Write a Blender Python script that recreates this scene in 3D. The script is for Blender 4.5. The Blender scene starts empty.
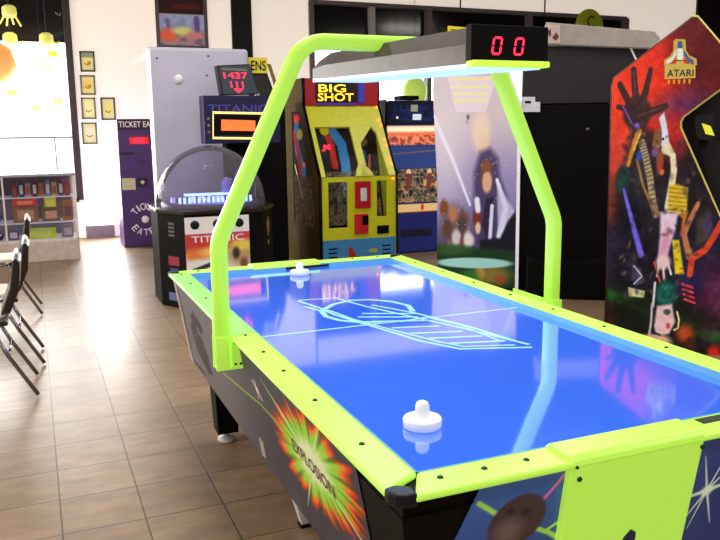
import bpy, bmesh, math, random
import numpy as np
from mathutils import Vector, Matrix
random.seed(7); rng = np.random.default_rng(7)
SC = bpy.context.scene
COL = SC.collection
SC.view_settings.view_transform = 'Standard'
SC.view_settings.look = 'None'
SC.view_settings.exposure = 0.0

# ------------------------------------------------------------------ materials
def lin(c):
    c = np.asarray(c, float) / 255.0
    return np.where(c <= 0.04045, c / 12.92, ((c + 0.055) / 1.055) ** 2.4)
def L3(c): return tuple(float(v) for v in lin(c)) + (1.0,)
MC = {}
def mat(name, rgb, rough=0.5, metal=0.0, emit=0.0, ergb=None, spec=0.5, vary=0.06, scale=18.0, coat=0.0, bump=0.0):
    if name in MC: return MC[name]
    m = bpy.data.materials.new(name); m.use_nodes = True
    nt = m.node_tree; b = nt.nodes['Principled BSDF']
    tc = nt.nodes.new('ShaderNodeTexCoord'); nz = nt.nodes.new('ShaderNodeTexNoise')
    nz.inputs['Scale'].default_value = scale; nz.inputs['Detail'].default_value = 4
    nt.links.new(tc.outputs['Object'], nz.inputs['Vector'])
    rp = nt.nodes.new('ShaderNodeValToRGB')
    c = lin(rgb)
    rp.color_ramp.elements[0].color = tuple(np.clip(c * (1 - vary * 2), 0, 1)) + (1,)
    rp.color_ramp.elements[0].position = 0.3
    rp.color_ramp.elements[1].color = tuple(np.clip(c * (1 + vary * 2), 0, 1)) + (1,)
    rp.color_ramp.elements[1].position = 0.7
    nt.links.new(nz.outputs['Fac'], rp.inputs['Fac'])
    nt.links.new(rp.outputs['Color'], b.inputs['Base Color'])
    b.inputs['Roughness'].default_value = rough; b.inputs['Metallic'].default_value = metal
    b.inputs['Specular IOR Level'].default_value = spec
    b.inputs['Coat Weight'].default_value = coat; b.inputs['Coat Roughness'].default_value = 0.08
    if emit:
        b.inputs['Emission Color'].default_value = L3(ergb or rgb); b.inputs['Emission Strength'].default_value = emit
    if bump:
        bp = nt.nodes.new('ShaderNodeBump'); bp.inputs['Strength'].default_value = bump; bp.inputs['Distance'].default_value = 0.004
        nt.links.new(nz.outputs['Fac'], bp.inputs['Height']); nt.links.new(bp.outputs['Normal'], b.inputs['Normal'])
    MC[name] = m; return m
def painted(name, rough=0.35, emit=0.25, coat=0.0, spec=0.4):
    if name in MC: return MC[name]
    m = bpy.data.materials.new(name); m.use_nodes = True; nt = m.node_tree; b = nt.nodes['Principled BSDF']
    a = nt.nodes.new('ShaderNodeAttribute'); a.attribute_name = 'Col'
    nt.links.new(a.outputs['Color'], b.inputs['Base Color']); b.inputs['Roughness'].default_value = rough
    nt.links.new(a.outputs['Color'], b.inputs['Emission Color']); b.inputs['Emission Strength'].default_value = emit
    b.inputs['Coat Weight'].default_value = coat; b.inputs['Coat Roughness'].default_value = 0.1
    b.inputs['Specular IOR Level'].default_value = spec
    MC[name] = m; return m
def clear_mat(name, tint=(255, 255, 255), amount=0.12, rough=0.03, flat=0.0, haze=0.0):
    """thin clear pane or shell: mostly see-through with a fresnel shine"""
    if name in MC: return MC[name]
    m = bpy.data.materials.new(name); m.use_nodes = True; nt = m.node_tree; nt.nodes.remove(nt.nodes['Principled BSDF'])
    out = nt.nodes['Material Output']
    t = nt.nodes.new('ShaderNodeBsdfTransparent'); t.inputs['Color'].default_value = L3(tint)
    g = nt.nodes.new('ShaderNodeBsdfGlossy'); g.inputs['Roughness'].default_value = rough
    f = nt.nodes.new('ShaderNodeLayerWeight'); f.inputs['Blend'].default_value = amount
    mx = nt.nodes.new('ShaderNodeMixShader')
    mt = nt.nodes.new('ShaderNodeMath'); mt.operation = 'ADD'; mt.inputs[1].default_value = flat; mt.use_clamp = True
    nt.links.new(f.outputs['Facing' if flat else 'Fresnel'], mt.inputs[0])
    nt.links.new(mt.outputs[0], mx.inputs['Fac']); nt.links.new(t.outputs[0], mx.inputs[1]); nt.links.new(g.outputs[0], mx.inputs[2])
    last = mx
    if haze:
        df = nt.nodes.new('ShaderNodeBsdfDiffuse'); df.inputs['Color'].default_value = (.85, .85, .92, 1); last = nt.nodes.new('ShaderNodeMixShader'); last.inputs['Fac'].default_value = haze
        nt.links.new(mx.outputs[0], last.inputs[1]); nt.links.new(df.outputs[0], last.inputs[2])
    nt.links.new(last.outputs[0], out.inputs['Surface']); MC[name] = m; return m

# ------------------------------------------------------------------ mesh builder
class MB:
    def __init__(s): s.v = []; s.f = []; s.m = []; s.smooth = []
    def add(s, vs, fs, mi=0, smooth=False):
        o = len(s.v); s.v += [tuple(map(float, v)) for v in vs]; s.f += [tuple(i + o for i in f) for f in fs]
        s.m += [mi] * len(fs); s.smooth += [smooth] * len(fs); return s
    def box(s, x0, x1, y0, y1, z0, z1, mi=0):
        vs = [(x, y, z) for z in (z0, z1) for y in (y0, y1) for x in (x0, x1)]
        return s.add(vs, [(0, 2, 3, 1), (4, 5, 7, 6), (0, 1, 5, 4), (2, 6, 7, 3), (0, 4, 6, 2), (1, 3, 7, 5)], mi)
    def hexa(s, lo, hi, mi=0):   # lo, hi: four corner points each, same winding
        vs = list(lo) + list(hi)
        return s.add(vs, [(3, 2, 1, 0), (4, 5, 6, 7)] + [(i, (i + 1) % 4, 4 + (i + 1) % 4, 4 + i) for i in range(4)], mi)
    def prism(s, pts, axis, a, b, mi=0):
        """pts: polygon in the two other axes; extruded a..b along axis"""
        def P(p, t): return {'x': (t, p[0], p[1]), 'y': (p[0], t, p[1]), 'z': (p[0], p[1], t)}[axis]
        n = len(pts); vs = [P(p, a) for p in pts] + [P(p, b) for p in pts]
        fs = [tuple(range(n))[::-1], tuple(range(n, 2 * n))] + [(i, (i + 1) % n, n + (i + 1) % n, n + i) for i in range(n)]
        return s.add(vs, fs, mi)
    def lathe(s, prof, c=(0, 0, 0), seg=28, mi=0, smooth=True, axis='z', sx=1, sy=1):
        vs = []; n = len(prof)
        for k in range(seg):
            a = 2 * math.pi * k / seg
            for r, z in prof:
                p = (r * math.cos(a) * sx, r * math.sin(a) * sy, z)
                if axis == 'y': p = (p[0], -p[2], p[1])
                if axis == 'x': p = (p[2], p[0], p[1])
                vs.append((c[0] + p[0], c[1] + p[1], c[2] + p[2]))
        fs = [(k * n + i, ((k + 1) % seg) * n + i, ((k + 1) % seg) * n + i + 1, k * n + i + 1) for k in range(seg) for i in range(n - 1)]
        return s.add(vs, fs, mi, smooth)
    def tube(s, path, r, seg=10, mi=0, up=(0, 0, 1), ry=None, n=2.0, smooth=True):
        """sweep a (super)elliptic section along a path"""
        ry = ry or r; P = [Vector(p) for p in path]; vs = []; up = Vector(up)
        for i, p in enumerate(P):
            t = ((P[min(i + 1, len(P) - 1)] - p).normalized() + (p - P[max(i - 1, 0)]).normalized()).normalized()
            a = t.cross(up)
            if a.length < 1e-4: a = t.cross(Vector((1, 0, 0)))
            a.normalize(); b = a.cross(t).normalized()
            k = 1.0
            if 0 < i < len(P) - 1:
                d = (P[i + 1] - p).normalized().dot((p - P[i - 1]).normalized()); k = 1 / max(.5, math.sqrt((1 + d) / 2))
            for j in range(seg):
                an = 2 * math.pi * (j + .5) / seg; ca, sa = math.cos(an), math.sin(an)
                q = (abs(ca) ** n + abs(sa) ** n) ** (-1 / n)
                vs.append(p + a * (ca * q * r) + b * (sa * q * ry * k))
        m = len(P)
        fs = [(i * seg + j, i * seg + (j + 1) % seg, (i + 1) * seg + (j + 1) % seg, (i + 1) * seg + j) for i in range(m - 1) for j in range(seg)]
        fs += [tuple(range(seg))[::-1], tuple(range((m - 1) * seg, m * seg))]
        return s.add(vs, fs, mi, smooth)
    def flat(s, pts, fn, mi=0):
        return s.add([fn(*p) for p in pts], [tuple(range(len(pts)))], mi)
    def strip(s, pts, w, fn, mi=0, closed=False):
        n = len(pts); P = [Vector(p) for p in pts]; vs = []
        for i in range(n):
            a = P[i - 1] if (i or closed) else P[i]; b = P[(i + 1) % n] if (i < n - 1 or closed) else P[i]
            t = (b - a).normalized(); q = Vector((-t.y, t.x)) * w / 2
            vs += [fn(*(P[i] + q)), fn(*(P[i] - q))]
        m = n if closed else n - 1
        return s.add(vs, [(2 * i, 2 * i + 1, 2 * ((i + 1) % n) + 1, 2 * ((i + 1) % n)) for i in range(m)], mi)
    def sphere(s, c, r, mi=0, seg=20, sx=1, sy=1, sz=1):
        n = 12; prof = [(r * math.sin(math.pi * i / n), -r * math.cos(math.pi * i / n) * sz) for i in range(n + 1)]
        return s.lathe(prof, c, seg, mi, True, 'z', sx, sy)
    def text(s, string, u, v, w, h, fn, mi=0, slant=0.0):
        T, F = text_geo(string)
        vs = [fn(u + w * x + slant * y * h, v + h * y) for x, y in T]
        return s.add(vs, F, mi)
    def build(s, name, mats, parent=None, bevel=0.0, seg=2, recalc=True):
        me = bpy.data.meshes.new(name); off = origin(parent)
        me.from_pydata([(a - off[0], b - off[1], c - off[2]) for a, b, c in s.v], [], s.f)
        if not isinstance(mats, (list, tuple)): mats = [mats]
        for m in mats: me.materials.append(m)
        me.polygons.foreach_set('material_index', s.m); me.polygons.foreach_set('use_smooth', s.smooth); me.update()
        if recalc:
            bm = bmesh.new(); bm.from_mesh(me); bmesh.ops.remove_doubles(bm, verts=bm.verts, dist=1e-5)
            bmesh.ops.recalc_face_normals(bm, faces=bm.faces); bm.to_mesh(me); bm.free()
        o = bpy.data.objects.new(name, me); COL.objects.link(o)
        if parent: o.parent = parent
        if bevel:
            md = o.modifiers.new('bevel', 'BEVEL'); md.width = bevel; md.segments = seg; md.limit_method = 'ANGLE'; md.angle_limit = 0.6
        return o
ORG = {}
def origin(o):
    while o is not None:
        if o.name in ORG: return ORG[o.name]
        o = o.parent
    return (0, 0, 0)
_tx = {}
def text_geo(string):
    """outline of a word as flat faces, scaled to a unit box"""
    if string in _tx: return _tx[string]
    cu = bpy.data.curves.new('word', 'FONT'); cu.body = string; cu.resolution_u = 3; cu.offset = 0.012
    ob = bpy.data.objects.new('word', cu); COL.objects.link(ob); bpy.context.view_layer.update()
    me = bpy.data.meshes.new_from_object(ob.evaluated_get(bpy.context.evaluated_depsgraph_get()))
    V = np.array([v.co[:2] for v in me.vertices]); lo = V.min(0); hi = V.max(0); V = (V - lo) / (hi - lo)
    F = [tuple(f.vertices) for f in me.polygons]
    bpy.data.objects.remove(ob); bpy.data.curves.remove(cu); bpy.data.meshes.remove(me)
    _tx[string] = ([tuple(v) for v in V], F); return _tx[string]
def thing(name, label, cat, loc=(0, 0, 0), group=None):
    o = bpy.data.objects.new(name, None); o.empty_display_size = 0.1; COL.objects.link(o); o.location = loc
    ORG[o.name] = loc; o['label'] = label; o['category'] = cat
    if group: o['group'] = group
    return o
def tag(o, label, cat, group=None, kind=None):
    o['label'] = label; o['category'] = cat
    if group: o['group'] = group
    if kind: o['kind'] = kind
    return o
def struct(o): o['kind'] = 'structure'; return o

# ------------------------------------------------------------------ painter: colours laid on a dense grid of a panel
class Canvas:
    def __init__(s, u0, u1, v0, v1, nx, ny, bg=(0, 0, 0)):
        s.nx, s.ny = nx, ny
        s.u, s.v = np.meshgrid(np.linspace(u0, u1, nx), np.linspace(v0, v1, ny))
        s.C = np.zeros((ny, nx, 3)) + np.array(bg, float); s.px = (u1 - u0) / nx; s.k = 1.0
    def mix(s, a, col): a = a[..., None]; s.C = s.C * (1 - a) + np.asarray(col, float) * a; return s
    def grad(s, v0, c0, v1, c1, al=1.0):
        t = np.clip((s.v - v0) / (v1 - v0), 0, 1)[..., None]; g = np.array(c0) * (1 - t) + np.array(c1) * t
        s.C = s.C * (1 - al) + g * al; return s
    def ell(s, c, rx, ry, col, soft=0.3, al=1.0, rot=0.0):
        du, dv = (s.u - c[0]) / s.k, s.v - c[1]; ca, sa = math.cos(rot), math.sin(rot)
        d = np.sqrt(((du * ca + dv * sa) / rx) ** 2 + ((-du * sa + dv * ca) / ry) ** 2)
        return s.mix(np.clip((1 + soft / 2 - d) / max(soft, 1e-3), 0, 1) * al, col)
    def _seg(s, a, b):
        a = np.array(a, float); b = np.array(b, float); a[0] /= s.k; b[0] /= s.k; U = s.u / s.k; d = b - a; L = max(d @ d, 1e-12)
        t = np.clip(((U - a[0]) * d[0] + (s.v - a[1]) * d[1]) / L, 0, 1)
        return np.hypot(U - a[0] - t * d[0], s.v - a[1] - t * d[1]), t
    def line(s, pts, w, col, soft=0.6, al=1.0, w1=None):
        A = np.zeros_like(s.u); n = len(pts) - 1
        for i in range(n):
            d, t = s._seg(pts[i], pts[i + 1]); ww = w if w1 is None else w + (w1 - w) * (i + t) / n
            A = np.maximum(A, np.clip((ww / 2 * (1 + soft / 2) - d) / (ww / 2 * soft + 1e-6), 0, 1))
        return s.mix(A * al, col)
    def poly(s, pts, col, soft=None, al=1.0):
        soft = soft or s.px * 1.5; ins = np.zeros(s.u.shape, bool); D = np.full(s.u.shape, 1e9); n = len(pts)
        for i in range(n):
            (x0, y0), (x1, y1) = pts[i], pts[(i + 1) % n]; D = np.minimum(D, s._seg(pts[i], pts[(i + 1) % n])[0])
            if y0 != y1: ins ^= ((y0 > s.v) != (y1 > s.v)) & (s.u < (x1 - x0) * (s.v - y0) / (y1 - y0) + x0)
        return s.mix(np.clip(np.where(ins, D, -D) / soft + .5, 0, 1) * al, col)
    def noise(s, amp, size, region=None, cols=None):
        def one(k):
            n0, n1 = max(2, int(np.ptp(s.u) / (size * k)) + 2), max(2, int(np.ptp(s.v) / (size * k)) + 2)
            g = rng.random((n1, n0)); x = np.linspace(0, n0 - 1.001, s.nx); y = np.linspace(0, n1 - 1.001, s.ny)
            xi, yi = x.astype(int), y.astype(int); fx, fy = x - xi, y - yi; fx = fx * fx * (3 - 2 * fx); fy = fy * fy * (3 - 2 * fy)
            a = g[yi][:, xi] * (1 - fx) + g[yi][:, xi + 1] * fx; b = g[yi + 1][:, xi] * (1 - fx) + g[yi + 1][:, xi + 1] * fx
            return a * (1 - fy[:, None]) + b * fy[:, None]
        N = (one(1) * .65 + one(.5) * .35); M = np.ones_like(N)
        if region:
            (u0, v0), (u1, v1) = region
            M = ((s.u > min(u0, u1)) & (s.u < max(u0, u1)) & (s.v > min(v0, v1)) & (s.v < max(v0, v1))).astype(float)
        if cols is not None:
            cs = np.array(cols, float); t = np.clip((N - .25) / .5, 0, .999) * (len(cs) - 1); i = t.astype(int); f = (t - i)[..., None]
            P = cs[i] * (1 - f) + cs[i + 1] * f; M = (M * amp)[..., None]; s.C = s.C * (1 - M) + P * M
        else: s.C = s.C + ((N - .5) * 2 * amp * M)[..., None]
        return s
    def mesh(s, mb_name, fn, material, parent, clip=None):
        """grid -> mesh with a colour attribute; clip: polygon outside which cells are dropped"""
        nx, ny = s.nx, s.ny; off = origin(parent)
        V = [tuple(np.subtract(fn(u, v), off)) for u, v in zip(s.u.ravel(), s.v.ravel())]
        I = np.arange(nx * ny).reshape(ny, nx)
        Q = np.stack([I[:-1, :-1], I[:-1, 1:], I[1:, 1:], I[1:, :-1]], -1)
        if clip:
            uc = (s.u[:-1, :-1] + s.u[1:, 1:]) / 2; vc = (s.v[:-1, :-1] + s.v[1:, 1:]) / 2; ins = np.zeros(uc.shape, bool); n = len(clip)
            for i in range(n):
                (x0, y0), (x1, y1) = clip[i], clip[(i + 1) % n]
                if y0 != y1: ins ^= ((y0 > vc) != (y1 > vc)) & (uc < (x1 - x0) * (vc - y0) / (y1 - y0) + x0)
            Q = Q[ins]
        me = bpy.data.meshes.new(mb_name); me.from_pydata(V, [], Q.reshape(-1, 4).tolist())
        at = me.color_attributes.new('Col', 'FLOAT_COLOR', 'POINT')
        c = np.ones((nx * ny, 4)); c[:, :3] = lin(np.clip(s.C, 0, 255).reshape(-1, 3)); at.data.foreach_set('color', c.ravel())
        me.materials.append(material); me.update()
        if clip:
            bm = bmesh.new(); bm.from_mesh(me)
            bmesh.ops.delete(bm, geom=[v for v in bm.verts if not v.link_faces], context='VERTS'); bm.to_mesh(me); bm.free()
        o = bpy.data.objects.new(mb_name, me); COL.objects.link(o); o.parent = parent; return o
def ss(a, b_, x): t = np.clip((x - a) / (b_ - a), 0, 1); return t * t * (3 - 2 * t)
def front(y): return lambda u, v: (u, y, v)

# ------------------------------------------------------------------ camera
CAM = {'f': 782.38, 'yaw': 0.39341, 'pitch': 0.17895, 'roll': -0.01151, 'loc': [-0.5941, -1.2733, 1.5068]}
cd = bpy.data.cameras.new('camera'); cam = bpy.data.objects.new('camera', cd); COL.objects.link(cam); SC.camera = cam
cd.sensor_fit = 'HORIZONTAL'; cd.sensor_width = 36.0; cd.lens = CAM['f'] / 720 * 36.0; cd.clip_start = 0.02; cd.clip_end = 200
sy, cy = math.sin(CAM['yaw']), math.cos(CAM['yaw']); sp, cp = math.sin(CAM['pitch']), math.cos(CAM['pitch'])
F_ = Vector((sy * cp, cy * cp, -sp)); R_ = Vector((cy, -sy, 0)); U_ = R_.cross(F_)
cr, sr = math.cos(CAM['roll']), math.sin(CAM['roll'])
R2 = R_ * cr + U_ * sr; U2 = U_ * cr - R_ * sr
cam.matrix_world = Matrix(((R2.x, U2.x, -F_.x, CAM['loc'][0]), (R2.y, U2.y, -F_.y, CAM['loc'][1]), (R2.z, U2.z, -F_.z, CAM['loc'][2]), (0, 0, 0, 1)))

# ------------------------------------------------------------------ palette
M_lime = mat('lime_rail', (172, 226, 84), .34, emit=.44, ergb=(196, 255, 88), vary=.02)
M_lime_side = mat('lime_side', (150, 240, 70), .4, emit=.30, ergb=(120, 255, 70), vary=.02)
M_black = mat('black_laminate', (9, 8, 10), .6, vary=.1, spec=.12)
M_blackp = mat('black_plastic', (20, 20, 30), .4, vary=.05, spec=.3)
M_dark = mat('dark_metal', (35, 33, 34), .5, vary=.1)
M_white = mat('white_plastic', (240, 243, 245), .3, emit=.12, vary=.01)
M_chrome = mat('chrome', (140, 138, 148), .22, metal=1.0, vary=.02)
M_cream = mat('cream_wall', (250, 238, 224), .8, vary=.015, scale=3, emit=.6)  # walls get a glow of their own, added to brighten the back wall
M_blk_flat = mat('black_void', (6, 5, 8), .7, vary=.02)

#@@PART structure
# ------------------------------------------------------------------ the setting
def floor_mat():
    m = bpy.data.materials.new('floor_tiles'); m.use_nodes = True; nt = m.node_tree; b = nt.nodes['Principled BSDF']; N = nt.nodes.new; K = nt.links.new
    tc = N('ShaderNodeTexCoord'); mp = N('ShaderNodeMapping'); K(tc.outputs['Object'], mp.inputs['Vector'])
    mp.inputs['Location'].default_value = (0.285, 0.15, 0)
    br = N('ShaderNodeTexBrick'); br.offset = 0.0; br.squash = 1; K(mp.outputs[0], br.inputs['Vector'])
    br.inputs['Scale'].default_value = 1.0; br.inputs['Brick Width'].default_value = 0.309; br.inputs['Row Height'].default_value = 0.309
    br.inputs['Mortar Size'].default_value = 0.0038; br.inputs['Mortar Smooth'].default_value = 0.3; br.inputs['Bias'].default_value = 0
    br.inputs['Color1'].default_value = L3((166, 140, 110)); br.inputs['Color2'].default_value = L3((150, 126, 98)); br.inputs['Mortar'].default_value = L3((74, 62, 52))
    nz = N('ShaderNodeTexNoise'); nz.inputs['Scale'].default_value = 5; nz.inputs['Detail'].default_value = 8; nz.inputs['Roughness'].default_value = .65
    m2 = N('ShaderNodeMapping'); m2.inputs['Scale'].default_value = (1, 2.6, 1); K(tc.outputs['Object'], m2.inputs['Vector']); K(m2.outputs[0], nz.inputs['Vector'])
    rp = N('ShaderNodeValToRGB'); rp.color_ramp.elements[0].position = .3; rp.color_ramp.elements[0].color = (.50, .46, .43, 1)
    rp.color_ramp.elements[1].position = .7; rp.color_ramp.elements[1].color = (1.15, 1.12, 1.08, 1); K(nz.outputs['Fac'], rp.inputs['Fac'])
    mx = N('ShaderNodeMix'); mx.data_type = 'RGBA'; mx.blend_type = 'MULTIPLY'; mx.inputs['Factor'].default_value = .7
    K(br.outputs['Color'], mx.inputs['A']); K(rp.outputs['Color'], mx.inputs['B']); K(mx.outputs['Result'], b.inputs['Base Color'])
    b.inputs['Roughness'].default_value = .36; b.inputs['Specular IOR Level'].default_value = .6
    bp = N('ShaderNodeBump'); bp.inputs['Strength'].default_value = .35; bp.inputs['Distance'].default_value = .002; bp.invert = True
    K(br.outputs['Fac'], bp.inputs['Height']); K(bp.outputs['Normal'], b.inputs['Normal']); return m
X0, X1, Y0, Y1, ZC = -5.0, 12.5, -3.5, 10.6, 3.9
struct(MB().box(X0, X1, Y0, Y1 + .2, -.1, 0).build('floor', floor_mat()))
M_ceil = mat('ceiling_grey', (66, 60, 66), .9, vary=.03, scale=2)
struct(MB().box(X0, X1, Y0, Y1 + .2, ZC, ZC + .1).build('ceiling', M_ceil))
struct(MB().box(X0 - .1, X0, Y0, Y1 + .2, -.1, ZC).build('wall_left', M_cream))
struct(MB().box(X1, X1 + .1, Y0, Y1 + .2, -.1, ZC).build('wall_right', mat('right_wall', (40, 32, 30), .8)))
struct(MB().box(X0, X1, Y0 - .1, Y0, -.1, ZC).build('wall_front', mat('front_wall', (150, 140, 140), .8)))
WL0, WL1, WLZ0 = -4.6, .0, .55        # left window
WR0, WR1, WZ0, WZ1, WZ2 = 3.56, 9.66, 1.0, 2.82, 3.43
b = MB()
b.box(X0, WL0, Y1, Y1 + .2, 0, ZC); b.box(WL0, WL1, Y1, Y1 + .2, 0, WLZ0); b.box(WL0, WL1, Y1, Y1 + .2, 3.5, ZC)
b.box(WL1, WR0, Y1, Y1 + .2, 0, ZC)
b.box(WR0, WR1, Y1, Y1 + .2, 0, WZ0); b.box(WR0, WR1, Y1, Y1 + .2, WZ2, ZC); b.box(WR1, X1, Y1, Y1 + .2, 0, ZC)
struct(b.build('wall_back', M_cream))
M_frame = mat('bronze_frame', (66, 52, 56), .5)
M_gframe = mat('grey_frame', (120, 112, 118), .5)
M_pane = clear_mat('window_glass', (250, 253, 255), .1)
M_panedark = mat('dark_glass', (16, 12, 16), .12, vary=.05)
# left window
w = struct(MB().box(WL1 - .03, WL1 + .06, Y1 - .05, Y1 + .1, WLZ0, 3.5).box(WL0, WL0 + .06, Y1 - .05, Y1 + .1, WLZ0, 3.5)
    .box(-2.4, -2.35, Y1 - .03, Y1 + .08, WLZ0, 3.5)
    .box(WL0, WL1, Y1 - .05, Y1 + .1, WLZ0 - .03, WLZ0 + .03).build('window_1', M_frame))
struct(MB().box(WL0, WL1, Y1 + .10, Y1 + .115, WLZ0, 3.5).build('window_1_pane', M_pane, w))
struct(MB().box(WL0, WL1, Y1 + .125, Y1 + .16, 2.73, 3.5).build('window_1_blind', mat('dark_awning', (20, 9, 12), .8), w))
struct(MB().box(WL0, WL1, Y1 + .02, Y1 + .1, 1.42, 1.445).box(-.27, -.25, Y1 + .02, Y1 + .08, WLZ0, 1.42).build('window_1_bars', mat('pale_bars', (150, 150, 156), .5), w))
# right window band
b = MB().box(WR0, WR1, Y1 - .04, Y1 + .1, WZ1 - .05, WZ1 + .04).box(WR0, WR1, Y1 - .04, Y1 + .1, WZ2 - .03, WZ2 + .03)
for x in (WR0, 5.60, 7.56, WR1): b.box(x - .04, x + .04, Y1 - .05, Y1 + .1, WZ0, WZ2)
w = struct(b.build('window_2', M_gframe))
struct(MB().box(WR0, WR1, Y1 + .10, Y1 + .115, WZ0, WZ1).build('window_2_pane', M_pane, w))
struct(MB().box(WR0, WR1, Y1 + .08, Y1 + .12, WZ1, WZ2).build('window_2_transom', M_panedark, w))
struct(MB().box(4.55, 4.63, Y1 - .04, Y1 + .1, WZ0, WZ2).build('window_2_mullion', mat('white_mullion', (200, 196, 196), .5), w))
struct(MB().box(2.31, 2.61, Y1 - .06, Y1, 0, ZC).build('trim_1', mat('dark_opening', (22, 18, 12), .7)))  # dark strip stands in for a narrow dark opening in the wall
struct(MB().box(11.32, X1, Y1 - .04, Y1, 0, ZC).build('trim_2', mat('dark_panelling', (34, 26, 22), .7)))
for i, x in enumerate((6.19, 7.87, 3.54)): struct(MB().box(x - .012, x + .012, Y1 - .012, Y1, 3.43, ZC).build('trim_%d' % (i + 3), M_frame))
struct(MB().box(5.2, 6.0, Y1 - .01, Y1 + .0, 3.43, 3.45).build('trim_6', M_frame))
struct(MB().box(.06, .45, Y1 - .09, Y1, 0, .17).box(.8, 3.5, Y1 - .09, Y1, 0, .13).build('baseboard_back', mat('grey_baseboard', (150, 142, 150), .6)))
def door_glow_mat():
    m = bpy.data.materials.new('door_glow_gradient'); m.use_nodes = True; nt = m.node_tree; b = nt.nodes['Principled BSDF']; N = nt.nodes.new
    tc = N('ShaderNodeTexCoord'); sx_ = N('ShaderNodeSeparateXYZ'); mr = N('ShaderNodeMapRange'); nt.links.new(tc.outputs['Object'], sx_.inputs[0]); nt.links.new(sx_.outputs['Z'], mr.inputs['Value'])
    mr.inputs['From Min'].default_value = 1.75; mr.inputs['From Max'].default_value = .9; mr.inputs['To Min'].default_value = .42; mr.inputs['To Max'].default_value = 2.2  # glow gradient put into the material: strong low down, fading upward
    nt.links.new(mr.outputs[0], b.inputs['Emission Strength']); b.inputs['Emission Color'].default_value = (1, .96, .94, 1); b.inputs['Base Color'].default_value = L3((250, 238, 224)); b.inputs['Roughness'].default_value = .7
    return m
struct(MB().box(.08, .56, Y1 - .004, Y1 + .01, .17, 1.75).build('door_glow', door_glow_mat()))  # thin slab added on the wall; its painted glow stands in for daylight
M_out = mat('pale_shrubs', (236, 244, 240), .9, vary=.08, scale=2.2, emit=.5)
o = MB()
for k in range(26): o.sphere((random.uniform(-5.0, 1.2), 13.2 + random.uniform(0, .8), random.uniform(.3, 1.6)), random.uniform(.35, .6), 0, 10)
tag(o.build('shrub_hedge', M_out), 'pale washed out shrubs beyond the big left window', 'shrub', kind='stuff')
struct(MB().box(-7, 14, 10.85, 22, -.12, -.02).build('pavement', mat('pavement', (200, 200, 205), .9)))

#@@PART table
# ------------------------------------------------------------------ air hockey table
W, LT, K = 1.30, 2.722, .167
tb = thing('air_hockey_table', 'big lime-railed air hockey table with a glossy blue playfield and an overhead lamp arch', 'game table', (W / 2, LT / 2, 0))
def side_x(z): return .03 + (.75 - z) * K
# rails
RW = .098
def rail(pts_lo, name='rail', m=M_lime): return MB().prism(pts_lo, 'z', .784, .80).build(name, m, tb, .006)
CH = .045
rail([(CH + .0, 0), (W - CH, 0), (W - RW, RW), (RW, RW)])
rail([(CH, LT), (RW, LT - RW), (W - RW, LT - RW), (W - CH, LT)])
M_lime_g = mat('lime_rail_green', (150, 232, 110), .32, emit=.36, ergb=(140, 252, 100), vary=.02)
rail([(0, CH), (RW, RW), (RW, LT / 2), (0, LT / 2)])
rail([(0, LT / 2), (RW, LT / 2), (RW, LT - RW), (0, LT - CH)], m=M_lime_g)
rail([(W, CH), (W, LT - CH), (W - RW, LT - RW), (W - RW, RW)])
# inner lit edge
M_edge = mat('pale_inner_edge', (110, 180, 210), .35, emit=.08, vary=.02, spec=.2)
b = MB()
b.box(RW, RW + .003, RW, LT - RW, .775, .799).box(W - RW - .003, W - RW, RW, LT - RW, .775, .799)
b.box(RW, W - RW, LT - RW - .003, LT - RW, .775, .799).box(RW, W - RW, RW, RW + .003, .775, .799)
b.build('cushion', M_edge, tb)
# bolts on rails
M_bolt = mat('dark_bolt', (50, 60, 30), .4, metal=.6)
bp_ = [(.05, y) for y in (.28, .60, .88, 1.10, 1.33, 1.62, 2.0, 2.35, 2.6)] + [(W - .05, y) for y in (.3, .6, .9, 1.2, 1.5, 1.8, 2.1, 2.4)] + [(x, .055) for x in (.13, .235, .34, 1.0, 1.15)] + [(x, LT - .05) for x in (.15, .3, 1.0, 1.15)]
for x, y in bp_: MB().lathe([(0, .8035), (.005, .8035), (.0075, .8005), (.0075, .799)], (x, y, 0), 10).build('bolt', M_bolt, tb)
# corner caps
for cx, cy, sx, s2 in ((0, 0, 1, 1), (W, 0, -1, 1), (0, LT, 1, -1), (W, LT, -1, -1)):
    q = [(.0, .050), (.0, .03), (.010, .012), (.03, .001), (.052, .0), (.056, .03), (.046, .044), (.026, .056)]
    MB().prism([(cx + sx * a, cy + s2 * b_) for a, b_ in q], 'z', .775, .805).build('corner_cap', M_blackp, tb, .006)
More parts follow.
